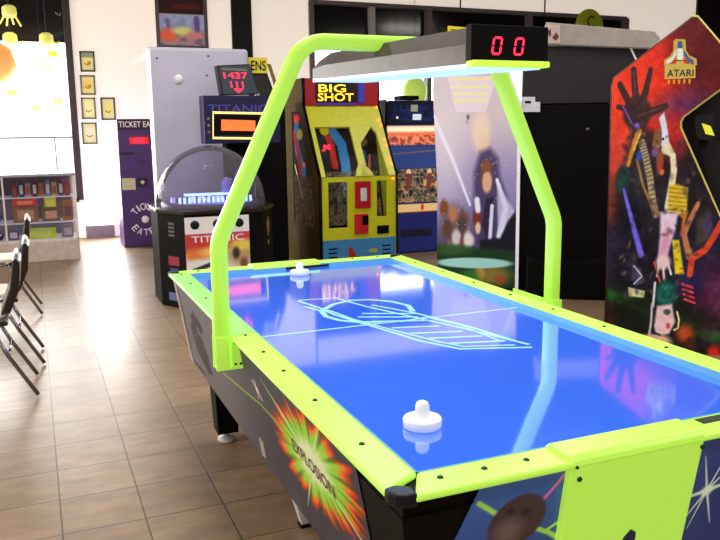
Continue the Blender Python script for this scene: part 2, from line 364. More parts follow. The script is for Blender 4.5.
# playfield
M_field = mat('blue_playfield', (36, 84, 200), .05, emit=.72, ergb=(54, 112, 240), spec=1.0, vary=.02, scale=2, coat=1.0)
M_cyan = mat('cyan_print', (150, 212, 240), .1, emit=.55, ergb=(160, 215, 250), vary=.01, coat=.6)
b = MB().box(RW - .02, W - RW + .02, RW - .02, LT - RW + .02, .745, .779)
fz = lambda u, v: (u, v, .7796)
cl = .006
b.box(RW + .01, W - RW - .01, LT / 2 - cl, LT / 2 + cl, .7790, .7795, 1)
for pl, ww in (([(0.42, 1.87), (0.461, 1.692), (0.472, 1.561), (0.528, 1.357), (0.602, 1.074), (0.678, 0.929), (0.906, 0.845)], .011), ([(0.409, 1.758), (0.446, 1.65)], .011),
    ([(0.423, 1.879), (0.585, 1.857), (0.647, 1.634), (0.713, 1.465), (0.835, 1.131), (0.917, 0.878)], .011), ([(0.676, 1.661), (0.774, 1.455), (0.858, 1.169), (0.899, 0.936)], .011),
    ([(0.478, 1.654), (0.509, 1.47), (0.592, 1.213), (0.659, 1.033), (0.702, 0.951), (0.87, 0.893)], .009), ([(0.656, 1.348), (0.779, 1.378), (0.839, 1.21), (0.852, 0.957)], .008),
    ([(0.579, 1.538), (0.77, 1.448)], .012), ([(0.542, 1.49), (0.755, 1.39)], .012), ([(0.563, 1.4), (0.753, 1.328)], .012), ([(0.59, 1.278), (0.765, 1.229)], .012), ([(0.616, 1.179), (0.798, 1.125)], .012), ([(0.643, 1.091), (0.831, 1.04)], .012), ([(0.675, 1.005), (0.868, 0.95)], .012)):
    b.strip(pl, ww * 1.4, fz, 1)
cc = (0.611, 1.561)
ring = []
RP = [(0.779, 1.482), (0.808, 1.588), (0.779, 1.684), (0.711, 1.761), (0.626, 1.782), (0.532, 1.741), (0.447, 1.649), (0.431, 1.552), (0.458, 1.468), (0.516, 1.408), (0.596, 1.38)]
b.strip(RP, .024, fz, 1)
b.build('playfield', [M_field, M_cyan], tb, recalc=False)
M_field.node_tree.nodes['Principled BSDF'].inputs['IOR'].default_value = 1.7
# cabinet body under the rails
zt, zb = .738, .33
lo = [(side_x(zb), side_x(zb), zb), (W - side_x(zb), side_x(zb), zb), (W - side_x(zb), LT - side_x(zb), zb), (side_x(zb), LT - side_x(zb), zb)]
e_ = side_x(zt); hi = [(e_, e_, zt), (W - e_, e_, zt), (W - e_, LT - e_, zt), (e_, LT - e_, zt)]
M_apron = mat('apron_grey', (70, 68, 78), .45, vary=.05)
lip = MB().hexa(lo, hi)
for a0, a1, b0, b1 in ((.036, RW, .036, LT - .036), (W - RW, W - .036, .036, LT - .036), (RW, W - RW, .036, RW), (RW, W - RW, LT - RW, LT - .036)): lip.box(a0, a1, b0, b1, .73, .784)
lip.build('cabinet', M_black, tb)
# left printed side panel
def fL(off): return lambda u, v: (.03 + (.75 - v) * K - off, u, v)
ca = Canvas(.2, LT - .05, .335, .783, 620, 140, (66, 64, 74))
ca.noise(10, .15)
# far half: lighter grey picture with a dark standing silhouette
ca.mix(ss(1.15, 1.9, ca.u) * .5, (140, 134, 128))
for q_, rx_, ry_ in (((2.225, 0.64), .13, .035), ((2.294, 0.556), .13, .07), ((2.243, 0.495), .15, .06), ((2.185, 0.443), .10, .03)): ca.ell(q_, rx_, ry_, (10, 10, 14), .35)
ca.line([(2.248, 0.683), (2.218, 0.647), (2.256, 0.526), (2.196, 0.411)], .035, (10, 10, 14), .5); ca.line([(2.601, 0.463), (2.233, 0.59), (2.102, 0.566)], .014, (70, 90, 70), .8, .7); ca.ell((2.219, 0.603), .05, .02, (110, 120, 150), .6, .7)
ca.line([(2.732, 0.375), (2.565, 0.355), (2.307, 0.368)], .02, (20, 22, 20), .6); ca.line([(2.646, 0.425), (2.443, 0.374)], .008, (150, 150, 140), .6)
# burst
bc = (0.64, 0.607)
rx, ry = .37, .160
du, dv = (ca.u - bc[0]) / rx, (ca.v - bc[1]) / ry
ang = np.arctan2(dv, du); rad = np.hypot(du, dv)
prng = np.random.default_rng(5); ph = prng.random(24) * 6.28
spike = .95 + .07 * np.sin(ang * 13 + 1) + .06 * np.sin(ang * 23 + 2.2) + .04 * np.sin(ang * 37)
skew = 1 - .12 * np.cos(2 * (ang - .9))
e = rad / (spike * skew)
ca.mix(1 - ss(.95, 1.05, e), (200, 50, 20)); ca.mix(1 - ss(.82, .95, e), (245, 120, 30))
ca.mix((1 - ss(.66, .84, e)), (150, 215, 60)); ca.mix((1 - ss(.25, .62, e)), (225, 238, 190))
ray_ = np.clip(np.sin(ang * 19 + 1.3) * 1.4 - .5, 0, 1) * ss(.35, .8, e) * (1 - ss(.95, 1.05, e)); ca.mix(ray_ * .75, (50, 90, 35))
for a_ in (.55, 3.6, 1.9, 5.0):
    ca.line([(bc[0] + .3 * rx * math.cos(a_), bc[1] + .3 * ry * math.sin(a_)), (bc[0] + 1.45 * rx * math.cos(a_), bc[1] + 1.35 * ry * math.sin(a_))], .014, (190, 230, 150), .8, .9, w1=.002)
# thin green trail and small star
ca.line([(1.784, 0.528), (1.159, 0.601), (0.751, 0.61)], .007, (150, 190, 50), .8)
s_ = (1.173, 0.65)
ca.line([(s_[0] - .05, s_[1] - .02), (s_[0] + .05, s_[1] + .02)], .009, (225, 215, 215), .8); ca.line([(s_[0], s_[1] - .03), (s_[0] + .01, s_[1] + .03)], .009, (225, 215, 215), .8); ca.ell(s_, .02, .012, (235, 205, 200), .6)
o = ca.mesh('side_graphic', fL(.003), painted('printed_side', .5, .10, spec=.2), tb, [(.26, .784), (.235, .33), (2.64, .33), (2.69, .784)])
b = MB()
fT = lambda u, v: fL(.0055)(-u, v)
b.text('EXPLOSION', -bc[0] - .175, bc[1] - .030, .35, .040, fT)
b.build('side_lettering', mat('red_black_ink', (104, 34, 24), .5), tb, recalc=False)
MB().hexa([fL(.001)(1.24, .37), fL(.001)(1.30, .36), fL(.001)(1.30, .43), fL(.001)(1.24, .43)], [fL(.008)(1.24, .37), fL(.008)(1.30, .36), fL(.008)(1.30, .43), fL(.008)(1.24, .43)]).build('vent_plate', mat('pale_plate', (170, 165, 160), .5), tb)
# silver strip at the far end of the side
b = MB(); 
for y0, y1 in ((2.60, 2.625), (2.64, 2.66)):
    b.hexa([fL(.001)(y0, .34), fL(.001)(y1, .34), fL(.001)(y1, .783), fL(.001)(y0, .783)], [fL(.008)(y0, .34), fL(.008)(y1, .34), fL(.008)(y1, .783), fL(.008)(y0, .783)])
b.build('corner_moulding', mat('silver_strip', (190, 180, 185), .3, metal=.5), tb)
# near end: printed blue panel
def fE(off): return lambda u, v: (u, .03 + (.75 - v) * K - off, v)
ca = Canvas(.12, 1.2, .335, .783, 420, 180, (40, 72, 140))
ca.grad(.33, (30, 45, 100), .75, (56, 96, 165)); ca.mix(ss(.7, .95, ca.u), (34, 44, 110))
pE = [(0.187, 0.75), (0.266, 0.696), (0.391, 0.628), (0.442, 0.597)]
ca.line([(0.207, 0.739), (0.266, 0.693), (0.4, 0.621), (0.456, 0.58)], .012, (160, 220, 90), .5)
ca.line([(0.391, 0.628), (0.418, 0.642), (0.447, 0.63)], .008, (160, 220, 90), .5)
ca.line([(0.368, 0.71), (0.393, 0.735), (0.419, 0.765)], .008, (230, 110, 170), .5)
ac = (0.31, 0.671)
ca.ell(ac, .075, .062, (66, 48, 50), .12, rot=.5); ca.ell((ac[0] - .02, ac[1] - .02), .035, .03, (120, 105, 100), 1, .7)
ca.ell((ac[0] + .02, ac[1] + .02), .012, .010, (45, 32, 34), .8); ca.ell((ac[0] - .02, ac[1] + .03), .01, .008, (45, 32, 34), .8)
sc = (0.862, 0.63)
for dx, dz, w_ in ((-.10, -.01, .014), (.12, .02, .014), (-.03, .10, .008), (.035, -.10, .008), (-.07, -.085, .007), (-.04, -.10, .006), (.05, .11, .007), (.09, .08, .007)):
    ca.line([sc, (sc[0] + dx, sc[1] + dz)], w_, (205, 225, 205), .7, 1, w1=.002)
ca.ell(sc, .018, .014, (225, 240, 215), .8)
tz = lambda z: .21 + (z - .786) * .42
ca.mesh('end_graphic', fE(.003), painted('printed_end', .35, .22), tb, [(tz(.784), .784), (tz(.335), .335), (1.12, .335), (1.10, .784)])
# lime goal housing, near end
def housing(sgn):
    fy = (lambda y: y) if sgn > 0 else (lambda y: LT - y)
    x0, x1 = .42, .795
    prof = [(.0, .800), (.012, .812), (.088, .812), (.102, .800), (.102, .79), (.05, .785), (side_x(.36) - .0, .36), (side_x(.36) - .02, .36)]
    b = MB(); n = len(prof)
    b.prism([(fy(p[0]), p[1]) for p in prof], 'x', x0, x1)
    g = b.build('goal_housing', M_lime, tb, .006)
    return g
gh = housing(1); housing(-1)
for q, r_ in (((0.431, 0.789), .004), ((0.444, 0.757), .006), ((0.79, 0.772), .006)):
    t_ = (q[1] - .36) / .44; yy = side_x(.36) * (1 - t_) * .85
    MB().lathe([(0, .002), (r_ * .7, .002), (r_, 0), (r_, -.006)], (q[0], yy - .004, q[1]), 12, axis='y').build('screw', M_bolt, gh)
q = (0.341, 0.785)
MB().lathe([(0, .004), (.006, .004), (.008, 0), (.008, -.02)], (q[0], side_x(q[1]) - .004, q[1]), 12, axis='y').build('lock_button', M_bolt, tb)
# dark emblem on the goal housing
eb = MB(); ec = (0.615, 0.552)
fH = lambda u, v: (u, side_x(v) - .05 - .0008 - .0, v)
def fHs(u, v):   # front face of the housing
    t = (v - .36) / (.80 - .36); y = (side_x(.36) - .02) * (1 - t)
    return (u, y - .0012, v)
eb.flat([(ec[0] + .05 * a, ec[1] - .01 + .045 * c) for a, c in ((-.9, -.9), (-.8, 0), (-.35, .15), (-.25, .6), (.1, 1.0), (.45, .75), (.5, .3), (.35, .1), (.45, -.2), (.8, -.9))], fHs, 0)
eb.flat([(ec[0] + .02 * a, ec[1] + .02 * c - .035) for a, c in ((-.6, -.9), (-.4, .3), (.3, .5), (.6, -.9))], lambda u, v: (lambda p: (p[0], p[1] - .001, p[2]))(fHs(u, v)), 1)
eb.build('emblem', [mat('navy_print', (30, 40, 90), .5), mat('pale_print', (190, 210, 220), .5)], gh, recalc=False)
# puck slot in the near rail
MB().box(.845, 1.03, .055, .098 - .012, .8002, .8012).build('puck_slot', mat('slot_dark', (40, 42, 20), .6), tb)
MB().box(.60, .84, LT - RW - .007, LT - RW - .003, .780, .792).build('goal_mouth', M_blk_flat, tb)
# legs
for x, y in ((.19, 2.36), (W - .19, 2.36), (.19, .36), (W - .19, .36)):
    lg = MB().hexa([(x - .05, y - .05, .05), (x + .05, y - .05, .05), (x + .05, y + .05, .05), (x - .05, y + .05, .05)],
                   [(x - .062, y - .07, .34), (x + .06, y - .07, .34), (x + .06, y + .07, .34), (x - .062, y + .07, .34)]).build('leg', M_black, tb, .004)
    MB().lathe([(0, .0), (.042, 0), (.046, .008), (.04, .018), (.016, .026), (.014, .055)], (x, y, 0), 20).build('foot', mat('pale_foot', (205, 205, 205), .4), lg)
lg = MB().hexa([(.255, 1.385, .01), (.30, 1.385, .01), (.30, 1.415, .01), (.255, 1.415, .01)], [(.17, 1.34, .34), (.23, 1.34, .34), (.23, 1.46, .34), (.17, 1.46, .34)]).build('leg', mat('white_leg', (225, 225, 228), .4), tb, .004)
MB().box(.25, .305, 1.378, 1.42, 0, .012).build('foot', M_black, lg)
# arch
AY = LT / 2
P = [(-.025, .70), (-.025, 1.125)]
def fillet(a, b_, c, r, n=7):
    a, b_, c = Vector(a), Vector(b_), Vector(c); u = (a - b_).normalized(); v = (c - b_).normalized(); th = math.acos(max(-1, min(1, u.dot(v)))); d = r / math.tan(th / 2)
    p0, p1 = b_ + u * d, b_ + v * d; m = b_ + (u + v).normalized() * (r / math.sin(th / 2)); out = []
    for i in range(n + 1):
        q = p0.lerp(p1, i / n); out.append(tuple(m + (q - m).normalized() * r))
    return out
CX = .668
half = [(-.025, .70)] + fillet((-.025, .7), (-.025, 1.13), (.295, 1.80), .16) + fillet((-.025, 1.13), (.295, 1.803), (CX, 1.803), .12)
full = half + [(2 * CX - x, z) for x, z in half[::-1]]
MB().tube([(x, AY, z) for x, z in full], .027, 16, 0, (0, 1, 0), ry=.027, n=5).build('arch', M_lime, tb)
for sx in (1, -1):
    fx = (lambda x: x) if sx > 0 else (lambda x: 2 * CX - x)
    br = MB().box(min(fx(-.055), fx(.045)), max(fx(-.055), fx(.045)), AY - .03, AY - .024, .682, .80)
    br.box(min(fx(-.055), fx(.03)), max(fx(-.055), fx(.03)), AY + .024, AY + .03, .682, .80)
    br.box(min(fx(-.008), fx(-.001)), max(fx(-.008), fx(-.001)), AY - .03, AY + .25, .69, .80)
    br.box(min(fx(-.052), fx(.035)), max(fx(-.052), fx(.035)), AY - .028, AY + .028, .682, .69)
    p_ = br.build('mounting_bracket', M_lime, tb)
    for z_ in (.70, .775):
        for x_ in (.012, .030):
            MB().lathe([(0, .003), (.003, .003), (.005, 0), (.005, -.003)], (fx(x_), AY - .0305, z_), 10, axis='y').build('screw', M_bolt, p_)
# overhead lamp and scorer
U0, U1, UY0, UY1 = .558, .814, .68, 2.04
M_hood = mat('grey_hood', (112, 104, 98), .5, vary=.05, spec=.3); M_hood2 = mat('dark_hood_top', (62, 54, 48), .5, vary=.06, spec=.2)
b = MB()
def sec(y, x0, x1, z0, zm, z1, ch):
    t_ = (y - UY0) * .027; z0 += t_; zm += t_; z1 += t_
    return [(x0, y, z0), (x0, y, zm), (x0 + ch, y, z1), (x1 - ch, y, z1), (x1, y, zm), (x1, y, z0)]
secs = [sec(UY0 + .03, U0, U1, 1.682, 1.735, 1.785, .03), sec(UY1 - .18, U0, U1, 1.682, 1.735, 1.785, .03), sec(UY1 - .03, U0 + .0, U1, 1.684, 1.725, 1.758, .03), sec(UY1, U0 + .02, U1 - .02, 1.70, 1.72, 1.735, .03)]
vs = [p for s_ in secs for p in s_]
fs = []; mi = []
for i in range(3):
    for j in range(6):
        fs.append((i * 6 + j, i * 6 + (j + 1) % 6, (i + 1) * 6 + (j + 1) % 6, (i + 1) * 6 + j)); mi.append(1 if j in (1, 2, 3) else 0)
fs += [tuple(range(6)), tuple(range(18, 24))]; mi += [0, 0]
for f, m_ in zip(fs, mi): b.add([vs[k] for k in f], [tuple(range(len(f)))], m_)
hood = b.build('overhead_lamp', [M_hood, M_hood2], tb)
MB().hexa([(U0 + .004, UY0 + .03, 1.671), (U1 - .004, UY0 + .03, 1.671), (U1 - .004, UY1 - .02, 1.707), (U0 + .004, UY1 - .02, 1.707)], [(U0 + .004, UY0 + .03, 1.684), (U1 - .004, UY0 + .03, 1.684), (U1 - .004, UY1 - .02, 1.720), (U0 + .004, UY1 - .02, 1.720)]).build('light_diffuser', mat('blacklight_panel', (190, 220, 255), .4, emit=1.0, ergb=(176, 214, 255), vary=.01), hood)
MB().box(U0, U1, UY0 - .002, UY0 + .03, 1.690, 1.788).build('score_box', M_black, hood, .003)
MB().prism([(U0, 1.674), (U1, 1.674), (U1, 1.691), (U0, 1.691)], 'y', UY0 - .014, UY0 + .03).build('lamp_trim', mat('lime_lamp_trim', (205, 255, 90), .35, emit=.75, ergb=(190, 255, 60), vary=.02), hood, .004)
def digit0(cx, cz, w_, h_, t, y, b, mi=0):
    g = .06 * h_; s_ = .08 * h_
    def P(a, c): return (cx + a * w_ / 2 + (c * s_), y, cz + c * h_ / 2)
    for a0, c0, a1, c1 in ((-1, 1, 1, 1), (-1, -1, 1, -1), (-1, 1, -1, 0), (-1, 0, -1, -1), (1, 1, 1, 0), (1, 0, 1, -1)):
        p0, p1 = Vector(P(a0, c0)), Vector(P(a1, c1)); d = (p1 - p0).normalized(); n_ = Vector((-d.z, 0, d.x)) * t / 2; p0 += d * t * .35; p1 -= d * t * .35
        b.add([p0 + n_, p0 - n_, p1 - n_, p1 + n_], [(0, 1, 2, 3)], mi)
M_led = mat('red_led', (255, 40, 70), .4, emit=2.2, ergb=(255, 38, 72), vary=0)
for q in [(0.64, 1.731), (0.713, 1.731)]:
    b = MB(); digit0(q[0], q[1] , .026, .044, .0062, UY0 - .0035, b); b.build('score_digit', M_led, hood, recalc=False)
# strikers
def mallet(x, y, label):
    t = thing('striker', label, 'striker', (x, y, .7798), 'white strikers on the blue playfield')
    o1 = MB().lathe([(0, .7668), (.045, .7668), (.0475, .769), (.0485, .786), (.046, .7905), (.041, .7905), (.036, .781), (.019, .779)], (x, y, .0135), 36).build('rim', M_white, t)
    MB().lathe([(.0195, .780), (.018, .805), (.0175, .820), (.014, .829), (.007, .833), (0, .834)], (x, y, .0135), 24).build('knob', M_white, t)
q = (0.248, 0.355); mallet(q[0], q[1] + .01, 'white round air hockey striker near the front corner of the playfield')
q = (0.62, 2.478); mallet(q[0], q[1] - .03, 'small far white striker resting against the back rail of the blue playfield')

#@@PART machines
# ------------------------------------------------------------------ machines along the back
# --- coin pusher with dome
px, py, R = .885, 5.80, .50
cp_ = thing('coin_pusher_machine', 'black octagonal coin pusher machine under a clear dome with a lit name box', 'arcade machine', (px, py, 0))
def octo(r, k=.42): return [(px + sx * a, py + s2 * c) for sx, s2, a, c in ((-1, -1, r, r * k * .92), (-1, -1, r * .66, r), (1, -1, r * .66, r), (1, -1, r, r * k * .92), (1, 1, r, r * k), (1, 1, r * .66, r), (-1, 1, r * .66, r), (-1, 1, r, r * k))]
MB().prism(octo(.51), 'z', 0, .81).build('cabinet', M_black, cp_, .008)
MB().prism(octo(.525), 'z', .81, .845).build('rim', mat('dark_rim', (60, 52, 50), .25, metal=.6), cp_, .008)
YF = py - .51; pc = .822; pw = .275
ca = Canvas(pc - pw, pc + pw, .30, .79, 200, 150, (232, 228, 232))
def fm(a, c): return (pc - pw + 2 * pw * a, .79 - .49 * c)     # fractions of the front plate
ca.poly([fm(0, .29), fm(1, .29), fm(1, .31), fm(0, .31)], (170, 60, 110))
ca.poly([fm(0, .31), fm(1, .31), fm(1, .56), fm(0, .62)], (196, 60, 62)); ca.poly([fm(0, .56), fm(.55, .5), fm(.55, .78), fm(0, .80)], (225, 120, 60), .05)
ca.ell(fm(.45, .62), .12, .04, (240, 200, 120), 1); ca.poly([fm(0, .74), fm(1, .68), fm(1, 1), fm(0, 1)], (226, 222, 220), .04)
ca.ell(fm(.85, .68), .12, .10, (180, 150, 110), .8); ca.ell(fm(.88, .52), .1, .05, (226, 200, 90), .8); ca.ell(fm(.78, .66), .03, .05, (60, 45, 40), .8); ca.ell(fm(.9, .85), .035, .05, (120, 80, 60), .8)
ca.poly([fm(.08, .90), fm(.42, .78), (fm(.45, .84)), fm(.15, .96)], (50, 52, 58), .01); ca.poly([fm(.5, .85), fm(.75, .95), fm(.7, .99), fm(.45, .9)], (70, 72, 78), .01)
ca.mesh('front_plate', front(YF - .006), painted('printed_plate', .3, .2), cp_)
b = MB(); fy = front(YF - .010)
b.text('TITANIC', pc - .225, .575, .45, .055, fy)
b.build('plate_lettering', mat('white_ink', (235, 220, 225), .5, emit=.2), cp_, recalc=False)
for i in range(3):
    MB().lathe([(0, .012), (.03, .012), (.037, .006), (.038, 0)], (pc - .19 + i * .19, YF - .008, .725), 20, axis='y').build('knob', M_blackp, cp_)
# canted faces with small marks
def canted(side):
    x0, y0 = px + side * .51 * .66, py - .51; x1, y1 = px + side * .51, py - .51 * .42 * .92
    n_ = Vector((y1 - y0, -(x1 - x0), 0)).normalized() * (1 if side > 0 else -1)
    return lambda u, v, o=.004: (x0 + (x1 - x0) * u + n_.x * o, y0 + (y1 - y0) * u + n_.y * o, v)
f = canted(-1)
b = MB()
for k in range(4): b.flat([(.38, .62 + k * .033), (.6, .62 + k * .033), (.6, .64 + k * .033), (.38, .64 + k * .033)], f, 0)
b.build('side_lettering', mat('grey_ink', (100, 100, 98), .5), cp_, recalc=False)
for pts_, m_ in (([(.25, .37), (.65, .37), (.65, .45), (.25, .45)], mat('red_block', (150, 40, 60), .5, emit=.1)), ([(.28, .28), (.6, .28), (.6, .35), (.28, .35)], mat('blue_block', (50, 56, 120), .5, emit=.1)), ([(.2, .06), (.7, .06), (.7, .13), (.2, .13)], mat('pale_blue_block', (100, 116, 160), .5, emit=.1))):
    MB().flat(pts_, f).build('side_label', m_, cp_, recalc=False)
f = canted(1); b = MB(); b.flat([(.35, .68), (.5, .76), (.65, .68), (.55, .58), (.45, .58)], f, 0); b.flat([(.42, .54), (.58, .54), (.55, .50), (.45, .50)], f, 0)
b.build('side_emblem', mat('gold_ink', (150, 125, 70), .4), cp_, recalc=False)
# dome + inside
n = 12; prof = [(.49 * math.cos(a), .845 + .53 * math.sin(a)) for a in [math.pi / 2 * i / n for i in range(n + 1)]]
MB().lathe(prof, (px, py, 0), 48).build('dome', clear_mat('clear_dome', (226, 222, 236), .10, .06, 0.0, .07), cp_, recalc=False)
MB().lathe([(.44, .846), (.44, .875), (.40, .88), (0, .88)], (px, py, 0), 40).build('coin_table', mat('violet_deck', (86, 66, 96), .3, emit=.06), cp_)
b = MB()
for k in range(26):
    a = random.uniform(0, 6.28); r_ = random.uniform(.05, .36); h_ = random.uniform(.02, .05); cx_, cy_ = px + r_ * math.cos(a), py + r_ * math.sin(a)
    b.lathe([(0, .88 + h_), (.02, .88 + h_), (.022, .88)], (cx_, cy_, 0), 8)
cs_ = b.build('coins', mat('coins_bright', (190, 195, 235), .3, metal=.5, emit=.25), cp_); cs_['kind'] = 'stuff'
b = MB().box(px - .24, px + .24, py - .06, py + .0, .93, .95)
for k in range(16): b.box(px - .32 + k * .042, px - .30 + k * .042, py - .20, py - .18, .88, .93)
b.build('inner_lights', mat('blue_white_lamp', (170, 200, 255), .3, emit=2.6, ergb=(140, 170, 255)), cp_)
b = MB().lathe([(.05, .95), (.03, 1.0), (.05, 1.03), (.02, 1.08), (0, 1.09)], (px + .15, py, 0), 12).tube([(px + .10, py, .99), (px + .20, py, 1.07)], .012)
b.build('centre_figure', mat('lilac_metal', (120, 110, 190), .3, emit=.2), cp_)
# mast and lit boxes
MB().box(px + .24, px + .50, py + .33, py + .50, .84, 1.45).build('mast', M_black, cp_, .004)
sb = MB().box(.875, 1.59, 5.90, 6.08, 1.385, 1.815).build('name_box', mat('navy_box', (24, 18, 66), .4, emit=.05), cp_, .008)
b = MB().text('TITANIC', .915, 1.66, .56, .075, front(5.897)); b.build('name_lettering', mat('violet_ink', (70, 62, 150), .5, emit=.15), sb, recalc=False)
b = MB(); fr = [(0.961, 1.664), (1.418, 1.654), (1.41, 1.425), (0.951, 1.437)]
b.strip(fr, .022, front(5.894), 0, True); b.build('display_border', mat('yellow_tube', (255, 235, 150), .4, emit=.9, ergb=(255, 225, 110)), sb, recalc=False)
MB().box(.965, 1.385, 5.893, 5.90, 1.46, 1.64).build('display_window', M_black, sb)
b = MB().flat([(1.032, 1.601), (1.349, 1.59), (1.345, 1.495), (1.027, 1.503)], front(5.890)); b.build('dot_display', mat('orange_display', (255, 110, 50), .4, emit=1.3, ergb=(255, 95, 40), vary=.25, scale=60), sb, recalc=False)
for k in range(3): MB().flat([(.905, 1.48 + k * .06), (.925, 1.48 + k * .06), (.925, 1.50 + k * .06), (.905, 1.50 + k * .06)], front(5.894)).build('indicator_light', mat('dim_amber', (120, 110, 60), .4, emit=.3), sb, recalc=False)
# tilted jackpot board on top
tp = [(1.05, 1.819), (1.395, 1.83), (1.32, 2.097), (1.016, 2.078)]
b = MB().prism([(x, z) for x, z in tp], 'y', 5.90, 6.03)
jb = b.build('jackpot_board', M_blackp, cp_, .004)
b = MB().flat([(x * .94 + .06 * 1.22, z * .94 + .06 * 1.93) for x, z in tp], front(5.897), 0)
b.build('board_face', mat('slate_face', (52, 66, 78), .4, emit=.1), jb, recalc=False)
b = MB().text('1437', 1.075, 1.965, .22, .055, front(5.893), 0, -.15).text('111', 1.135, 1.885, .12, .055, front(5.893), 0, -.15).flat([(1.16, 1.875), (1.25, 1.875), (1.205, 1.835)], front(5.893), 0)
b.build('led_numbers', M_led, jb, recalc=False)
b = MB().flat([(1.055, 2.035), (1.29, 2.03), (1.285, 2.055), (1.05, 2.06)], front(5.893)); b.build('board_caption', mat('grey_caption', (110, 112, 112), .5), jb, recalc=False)

# --- grey cabinet behind
wc = thing('grey_cabinet', 'tall plain pale grey cabinet back standing behind the domed coin pusher', 'cabinet', (.93, 6.9, 0))
MB().prism([(.475, 6.37), (1.43, 6.37), (1.50, 7.0), (.56, 7.0)], 'z', 0, 2.275).build('carcass', mat('lilac_grey', (176, 174, 192), .45, vary=.04, scale=3, emit=.12), wc, .03, 3)
MB().box(.472, .50, 6.362, 6.40, .02, 2.25).build('lit_side_strip', mat('lit_side_glow', (250, 246, 240), .4, emit=.5), wc)  # glowing strip stands in for window light on the cabinet's left side
MB().lathe([(0, .012), (.04, .010), (.045, 0)], (.75, 6.37, 1.98), 20, axis='y').build('disc_plug', mat('white_disc', (225, 224, 232), .5), wc)
for x, z in ((.56, 2.17), (1.04, 2.2), (1.02, 2.02)): MB().lathe([(0, .004), (.008, .003), (.01, 0)], (x, 6.37, z), 10, axis='y').build('screw', M_dark, wc)
MB().hexa([(.33, 6.40, 2.13), (.48, 6.38, 2.17), (.48, 6.44, 2.17), (.33, 6.44, 2.13)], [(.36, 6.40, 2.155), (.48, 6.38, 2.23), (.48, 6.44, 2.23), (.36, 6.44, 2.155)]).build('white_flap', M_white, wc)

# --- lettered machine between (only its top sign shows)
em = thing('lettered_machine', 'dark machine with a yellow ENS sign rising behind the jackpot board', 'arcade machine', (1.65, 6.8, 0))
MB().prism([(1.52, 6.6), (1.86, 6.6), (2.06, 7.3), (1.7, 7.3)], 'z', 0, 1.80).build('cabinet', M_black, em, .006)
b = MB().box(1.47, 1.66, 6.5, 6.7, 2.06, 2.21); sg = b.build('sign_box', mat('sign_yellow', (205, 190, 60), .4, emit=.25), em)
MB().text('ENS', 1.49, 2.085, .15, .095, front(6.496)).build('sign_lettering', M_black, sg, recalc=False)
MB().prism([(1.50, 2.06), (1.66, 2.06), (1.78, 1.72), (1.62, 1.72)], 'y', 6.52, 6.68).build('sign_arm', M_dark, em)
MB().prism([(1.66, 2.15), (1.69, 2.15), (1.80, 1.80), (1.77, 1.80)], 'y', 6.49, 6.52).build('yellow_rib', mat('dull_yellow', (120, 110, 50), .5), em)
MB().box(1.62, 1.80, 6.57, 6.6, 1.80, 1.88).build('marquee', mat('red_lit_marquee', (255, 110, 90), .4, emit=1.0, ergb=(255, 90, 60)), em)

# --- big shot redemption machine
bs = thing('redemption_game', 'yellow and blue ball shooting game with a red lit marquee and orange bulbs', 'arcade machine', (2.62, 7.0, 0))
GX0, GX1 = 2.20, 3.06
M_yel = mat('yellow_panel', (196, 196, 34), .4, vary=.04, emit=.12); M_olive = mat('olive_side', (84, 70, 32), .85, vary=.1, spec=.05)
M_sky = mat('sky_blue_panel', (64, 130, 184), .4, emit=.1)
prof = [(6.5, 0), (6.5, 1.0), (6.98, 1.755), (6.98, 2.05), (7.55, 2.05), (7.6, 0)]
def sidepan(x0, x1): return MB().prism(prof, 'x', x0, x1)
# side panels with a window cut as a frame of strips
def yJ(z): return 6.5 + max(0, z - 1.0) * .636
lp = MB()
lp.prism([(6.5, 0), (6.5, .45), (7.6, .45), (7.6, 0)], 'x', GX0 - .03, GX0)
lp.prism([(6.5, .45), (6.5, 1.0), (6.98, 1.755), (6.98, 2.05), (7.10, 2.05), (7.10, 1.70), (6.72, 1.0), (6.62, .45)], 'x', GX0 - .03, GX0)
lp.prism([(7.35, .45), (7.35, 2.05), (7.6, 2.05), (7.6, .45)], 'x', GX0 - .03, GX0); lp.prism([(7.10, 1.70), (7.10, 2.05), (7.35, 2.05), (7.35, 1.70)], 'x', GX0 - .03, GX0)
lp.build('side_panel', M_olive, bs)
MB().prism(prof, 'x', GX1, GX1 + .03).build('side_panel', M_yel, bs)
for xm, rm in ((GX0 - .015, .018), (GX1 + .015, .012)):
  b = MB()
  for pa, pb in (((6.5, 1.0), (6.98, 1.755)), ((6.5, 0), (6.5, 1.0)), ((6.98, 1.755), (6.98, 2.05))):
    b.tube([(xm, pa[0] - .012, pa[1]), (xm, pb[0] - .012, pb[1])], rm, 8)
  b.build('edge_moulding', M_black, bs)
MB().box(GX0, GX1, 7.5, 7.58, 0, 2.04).box(GX0, GX1, 6.9, 7.5, .0, .2).build('back_box', M_black, bs)
MB().box(GX0, GX1, 6.98, 7.5, 2.0, 2.05).build('top_panel', mat('grey_top', (90, 84, 78), .5), bs)
# marquee
mq = MB().box(GX0, GX1, 6.95, 7.05, 1.755, 2.04).build('marquee', mat('red_marquee', (150, 22, 30), .4, emit=.25), bs)
MB().box(GX0 + .12, GX1 - .25, 6.94, 6.95, 1.79, 2.02).build('marquee_panel', mat('black_marquee', (30, 16, 30), .4), mq)
MB().text('BIG', GX0 + .15, 1.90, .32, .085, front(6.936)).text('SHOT', GX0 + .14, 1.805, .42, .085, front(6.935)).build('marquee_lettering', mat('yellow_lit', (255, 200, 40), .4, emit=2.0, ergb=(255, 190, 40)), mq, recalc=False)
MB().box(GX0 + .12, GX1 - .25, 6.935, 6.95, 1.765, 1.785).box(GX1 - .24, GX1 - .17, 6.935, 6.95, 1.785, 2.0).build('marquee_trim', mat('blue_lit', (50, 60, 170), .4, emit=.3), mq)
